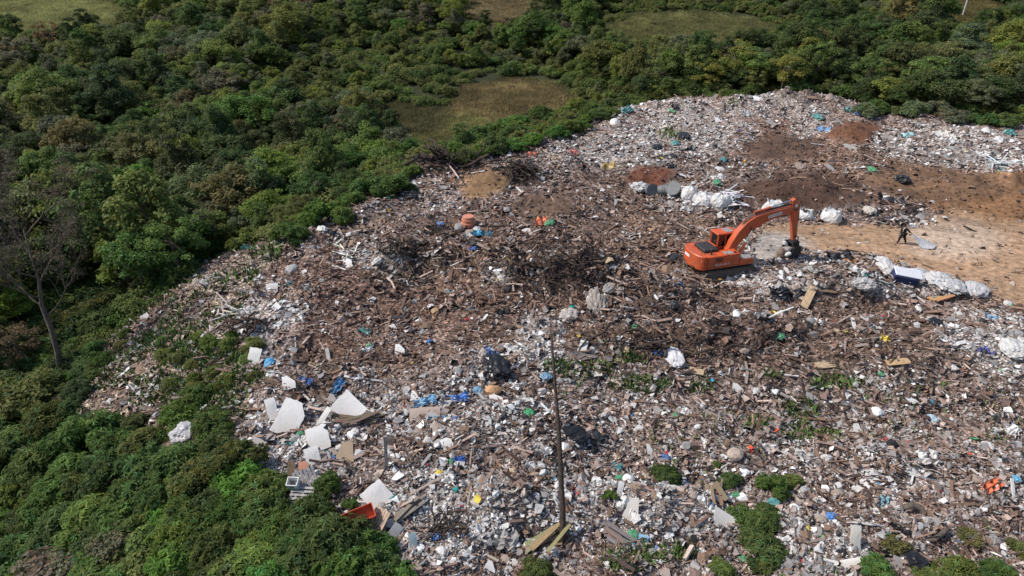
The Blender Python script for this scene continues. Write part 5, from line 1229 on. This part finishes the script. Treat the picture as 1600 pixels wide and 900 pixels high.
nm = list(J); ed = [tuple(nm.index(q) for q in e_.split()) for e_ in E]; vv = [J[q] for q in nm]; rr = [RAD[q]*1.18 for q in nm]
for base, dirv in (('lp', Vector((.8, 0, -.35))), ('rp', Vector((-.25, 0, -.9)))):
    b0_ = Vector(J[base]); side_ = Vector((0, 1, 0))
    for q, (off, ln) in enumerate(((-.028, .075), (-.010, .088), (.009, .083), (.026, .066))):
        i0 = len(vv); vv += [tuple(b0_+side_*off+dirv*.03), tuple(b0_+side_*off+dirv*ln*.8), tuple(b0_+side_*off+dirv*ln+Vector((-.02, 0, -.03)))]; rr += [.011, .009, .008]; ed += [(nm.index(base), i0), (i0, i0+1), (i0+1, i0+2)]
    i0 = len(vv); vv += [tuple(b0_+side_*-.035+dirv*.0), tuple(b0_+side_*-.05+dirv*.045)]; rr += [.012, .009]; ed += [(nm.index(base), i0), (i0, i0+1)]
skinned('body', vv, ed, rr, M['skin'], per)
def sub_skin(name, keys, edges, grow, mat):
    ks = keys; return skinned(name, [J[q] for q in ks], [tuple(ks.index(q) for q in e_.split()) for e_ in edges], [RAD[q]*1.32+grow for q in ks], mat, per)
sub_skin('jacket', ['pel', 'wai', 'che', 'ls', 'le', 'lw', 'rs', 're', 'rw'], ['pel wai', 'wai che', 'che ls', 'ls le', 'le lw', 'che rs', 'rs re', 're rw'], .022, M['jacket'])
sub_skin('trousers', ['pel', 'lh', 'lk', 'la', 'rh', 'rk', 'ra'], ['pel lh', 'lh lk', 'lk la', 'pel rh', 'rh rk', 'rk ra'], .020, M['jacket'])
for a_, b_ in (('la', 'lt'), ('ra', 'rt')): skinned('shoe', [J[a_], tuple(Vector(J[a_]).lerp(Vector(J[b_]), .5)), J[b_]], [(0, 1), (1, 2)], [.05, .05, .042], M['jacket'], per)
bm = bmesh.new(); bmesh.ops.create_icosphere(bm, subdivisions=2, radius=.105)
for v_ in bm.verts: v_.co = Vector((v_.co.x*1.08+.015, v_.co.y*.95, v_.co.z*1.05))
bmesh.ops.translate(bm, vec=(-.135, 0, 1.645), verts=bm.verts); part('hair', bm, M['jacket'], per, smooth=True)
bm = bmesh.new(); add_tube(bm, [(-.225, -.10, 1.12), (-.235, -.10, 1.28), (-.17, -.11, 1.44), (-.09, -.11, 1.48)], .028, 6); part('chest_strap', bm, M['strap'], per)
for nme, c_, s_ in (('nose', (-.235, 0, 1.585), .018), ('ear', (-.13, -.088, 1.60), .022), ('ear', (-.13, .088, 1.60), .022), ('eye', (-.222, -.032, 1.615), .011), ('eye', (-.222, .032, 1.615), .011), ('mouth', (-.222, 0, 1.535), .014)):
    bm = bmesh.new(); bmesh.ops.create_icosphere(bm, subdivisions=1, radius=s_); bmesh.ops.translate(bm, vec=c_, verts=bm.verts); part(nme, bm, M['skin'] if nme in ('nose', 'ear') else M['jacket'], per, smooth=True)
hand = Matrix.Translation(per.location) @ Matrix.Rotation(R(8), 4, 'Z') @ Vector((.46, -.24, .98))
A_, B_ = Vector(ground(1440, 389)), Vector(ground(1451, 377)); C_, D_ = Vector(ground(1459, 391)), Vector(ground(1462, 386))
bm = bmesh.new(); g = []; r_ = random.Random(4); nI, nJ = 13, 7
for i in range(nI):
    t = i/(nI-1); row = []
    for j in range(nJ):
        s_ = j/(nJ-1)
        if t < .55: q = t/.55; base = hand.lerp(A_.lerp(B_, s_)+Vector((0, 0, .35*(1-abs(2*s_-1)))), q)+Vector((0, 0, -.10*math.sin(q*3.14)))
        else: q = (t-.55)/.45; base = (A_.lerp(B_, s_)+Vector((0, 0, .35*(1-abs(2*s_-1))*(1-q*.5)))).lerp(C_.lerp(D_, s_)+Vector((0, 0, .1)), q)
        row.append(bm.verts.new(base-hand+Vector((0, 0, .05+.035*math.sin(j*2.1+i*.5))) if 0 < i else base-hand+Vector((0, s_*.06, 0))))
    g.append(row)
for i in range(nI-1):
    for j in range(nJ-1): bm.faces.new((g[i][j], g[i+1][j], g[i+1][j+1], g[i][j+1]))
bmesh.ops.solidify(bm, geom=bm.faces, thickness=.012)
o = obj('dragged_sheet', bm_mesh('dragged_sheet', bm, M['clean_sheet'], True), None, hand); o.color = (.78, .78, .80, 1); tag(o, 'white plastic sheet dragged behind the walking person', 'plastic sheet'); reg(o, '', *hand, fixed=o['label'], short='the dragged sheet')

# ------------------------------------------------------------------ labels: what it is, where it lies and what is beside it
def region(r):
    u, v = r['u'], r['v']; n = r['o'].get('category')
    if n in ('tree',):
        if u < 330: a = 'upper left' if v < 150 else ('left' if v < 330 else 'far left')
        elif u < 640: a = 'upper left middle' if v < 110 else 'left middle'
        elif u < 1000: a = 'top middle' if v < 80 else 'middle'
        elif u < 1320: a = 'upper right middle'
        else: a = 'upper right'
        return f"in the {a} wood"
    if n == 'bush':
        if v > 600 and u < 640: return 'at the lower left by the slope' if v < 725 else ('in the lower left corner' if u < 190 else ('at the bottom left by the litter' if u > 380 else 'at the lower left'))
        if v > 600: return 'at the lower left' if u < 640 else ('at the lower middle' if u < 1060 else 'at the lower right')
        if u < 300: return 'at the left foot of the dump'
        return 'along the left rim' if u < 680 else ('along the far left rim' if u < 1000 else ('along the far right rim' if u > 1300 else 'on the dump'))
    h = 'left' if u < 560 else ('middle' if u < 1050 else 'right')
    return {'left': 'on the left of the dump', 'middle': 'in the dump\'s middle', 'right': 'on the right of the dump'}[h] if 250 < v < 620 else ('on the far litter' if v <= 250 else f'in the {h} foreground')
LM = [r for r in REG if r['short']]
def rel(r, q):
    du, dv = q['u']-r['u'], q['v']-r['v']
    return ('left of' if du > 0 else 'right of') if abs(du) > abs(dv) else ('above' if dv > 0 else 'below')
AUT = [r for r in REG if not r['fixed'] and not r['o'].get('label')]
AU = np.array([(r['u'], r['v']) for r in AUT]); used = {}
words_ = lambda t: len(t.split())
for i, r in enumerate(AUT):
    reg_ = region(r); d_ = r['desc']; opts = [f"{d_} {reg_}"]
    lms = sorted(LM, key=lambda q: (q['u']-r['u'])**2+(q['v']-r['v'])**2)[:3]
    for q in lms:
        ds = math.hypot(q['u']-r['u'], q['v']-r['v'])
        if ds < 160: opts.insert(0, f"{d_} {'just ' if ds < 50 else ''}{rel(r, q)} {q['short']}")
    dist = np.hypot(*(AU-AU[i]).T); nb = [k for k in np.argsort(dist)[1:9] if AUT[k]['desc'] != d_]
    for k in nb[:5]: opts.append(f"{d_} {reg_}, just {rel(r, AUT[k])} a {AUT[k]['desc']}")
    for k in nb[:5]:
        for m_ in nb[:8]:
            if k != m_: opts.append(f"{d_} between a {AUT[k]['desc']} and a {AUT[m_]['desc']}")
    opts = [t for t in opts if 4 <= words_(t) <= 16]
    pick = next((t for t in opts if t not in used), None)
    if pick is None:
        kin = sorted([q for q in AUT if q['desc'] == d_ and region(q) == reg_], key=lambda q: q['u']); n_ = next(k for k, q in enumerate(kin) if q is r)
        ORD = 'first second third fourth fifth sixth seventh eighth ninth tenth eleventh twelfth thirteenth fourteenth fifteenth sixteenth seventeenth eighteenth nineteenth twentieth'.split()
        m_ = len(kin)-1-n_; rg2 = reg_.replace('at the ', 'at ').replace('along the ', 'along ')
        pick = f"{d_} {rg2}, {ORD[n_]} from left" if n_ <= m_ and n_ < 20 else (f"{d_} {rg2}, {ORD[m_]} from right" if m_ < 20 else opts[-1])
    used[pick] = 1
    r['o']['label'] = pick
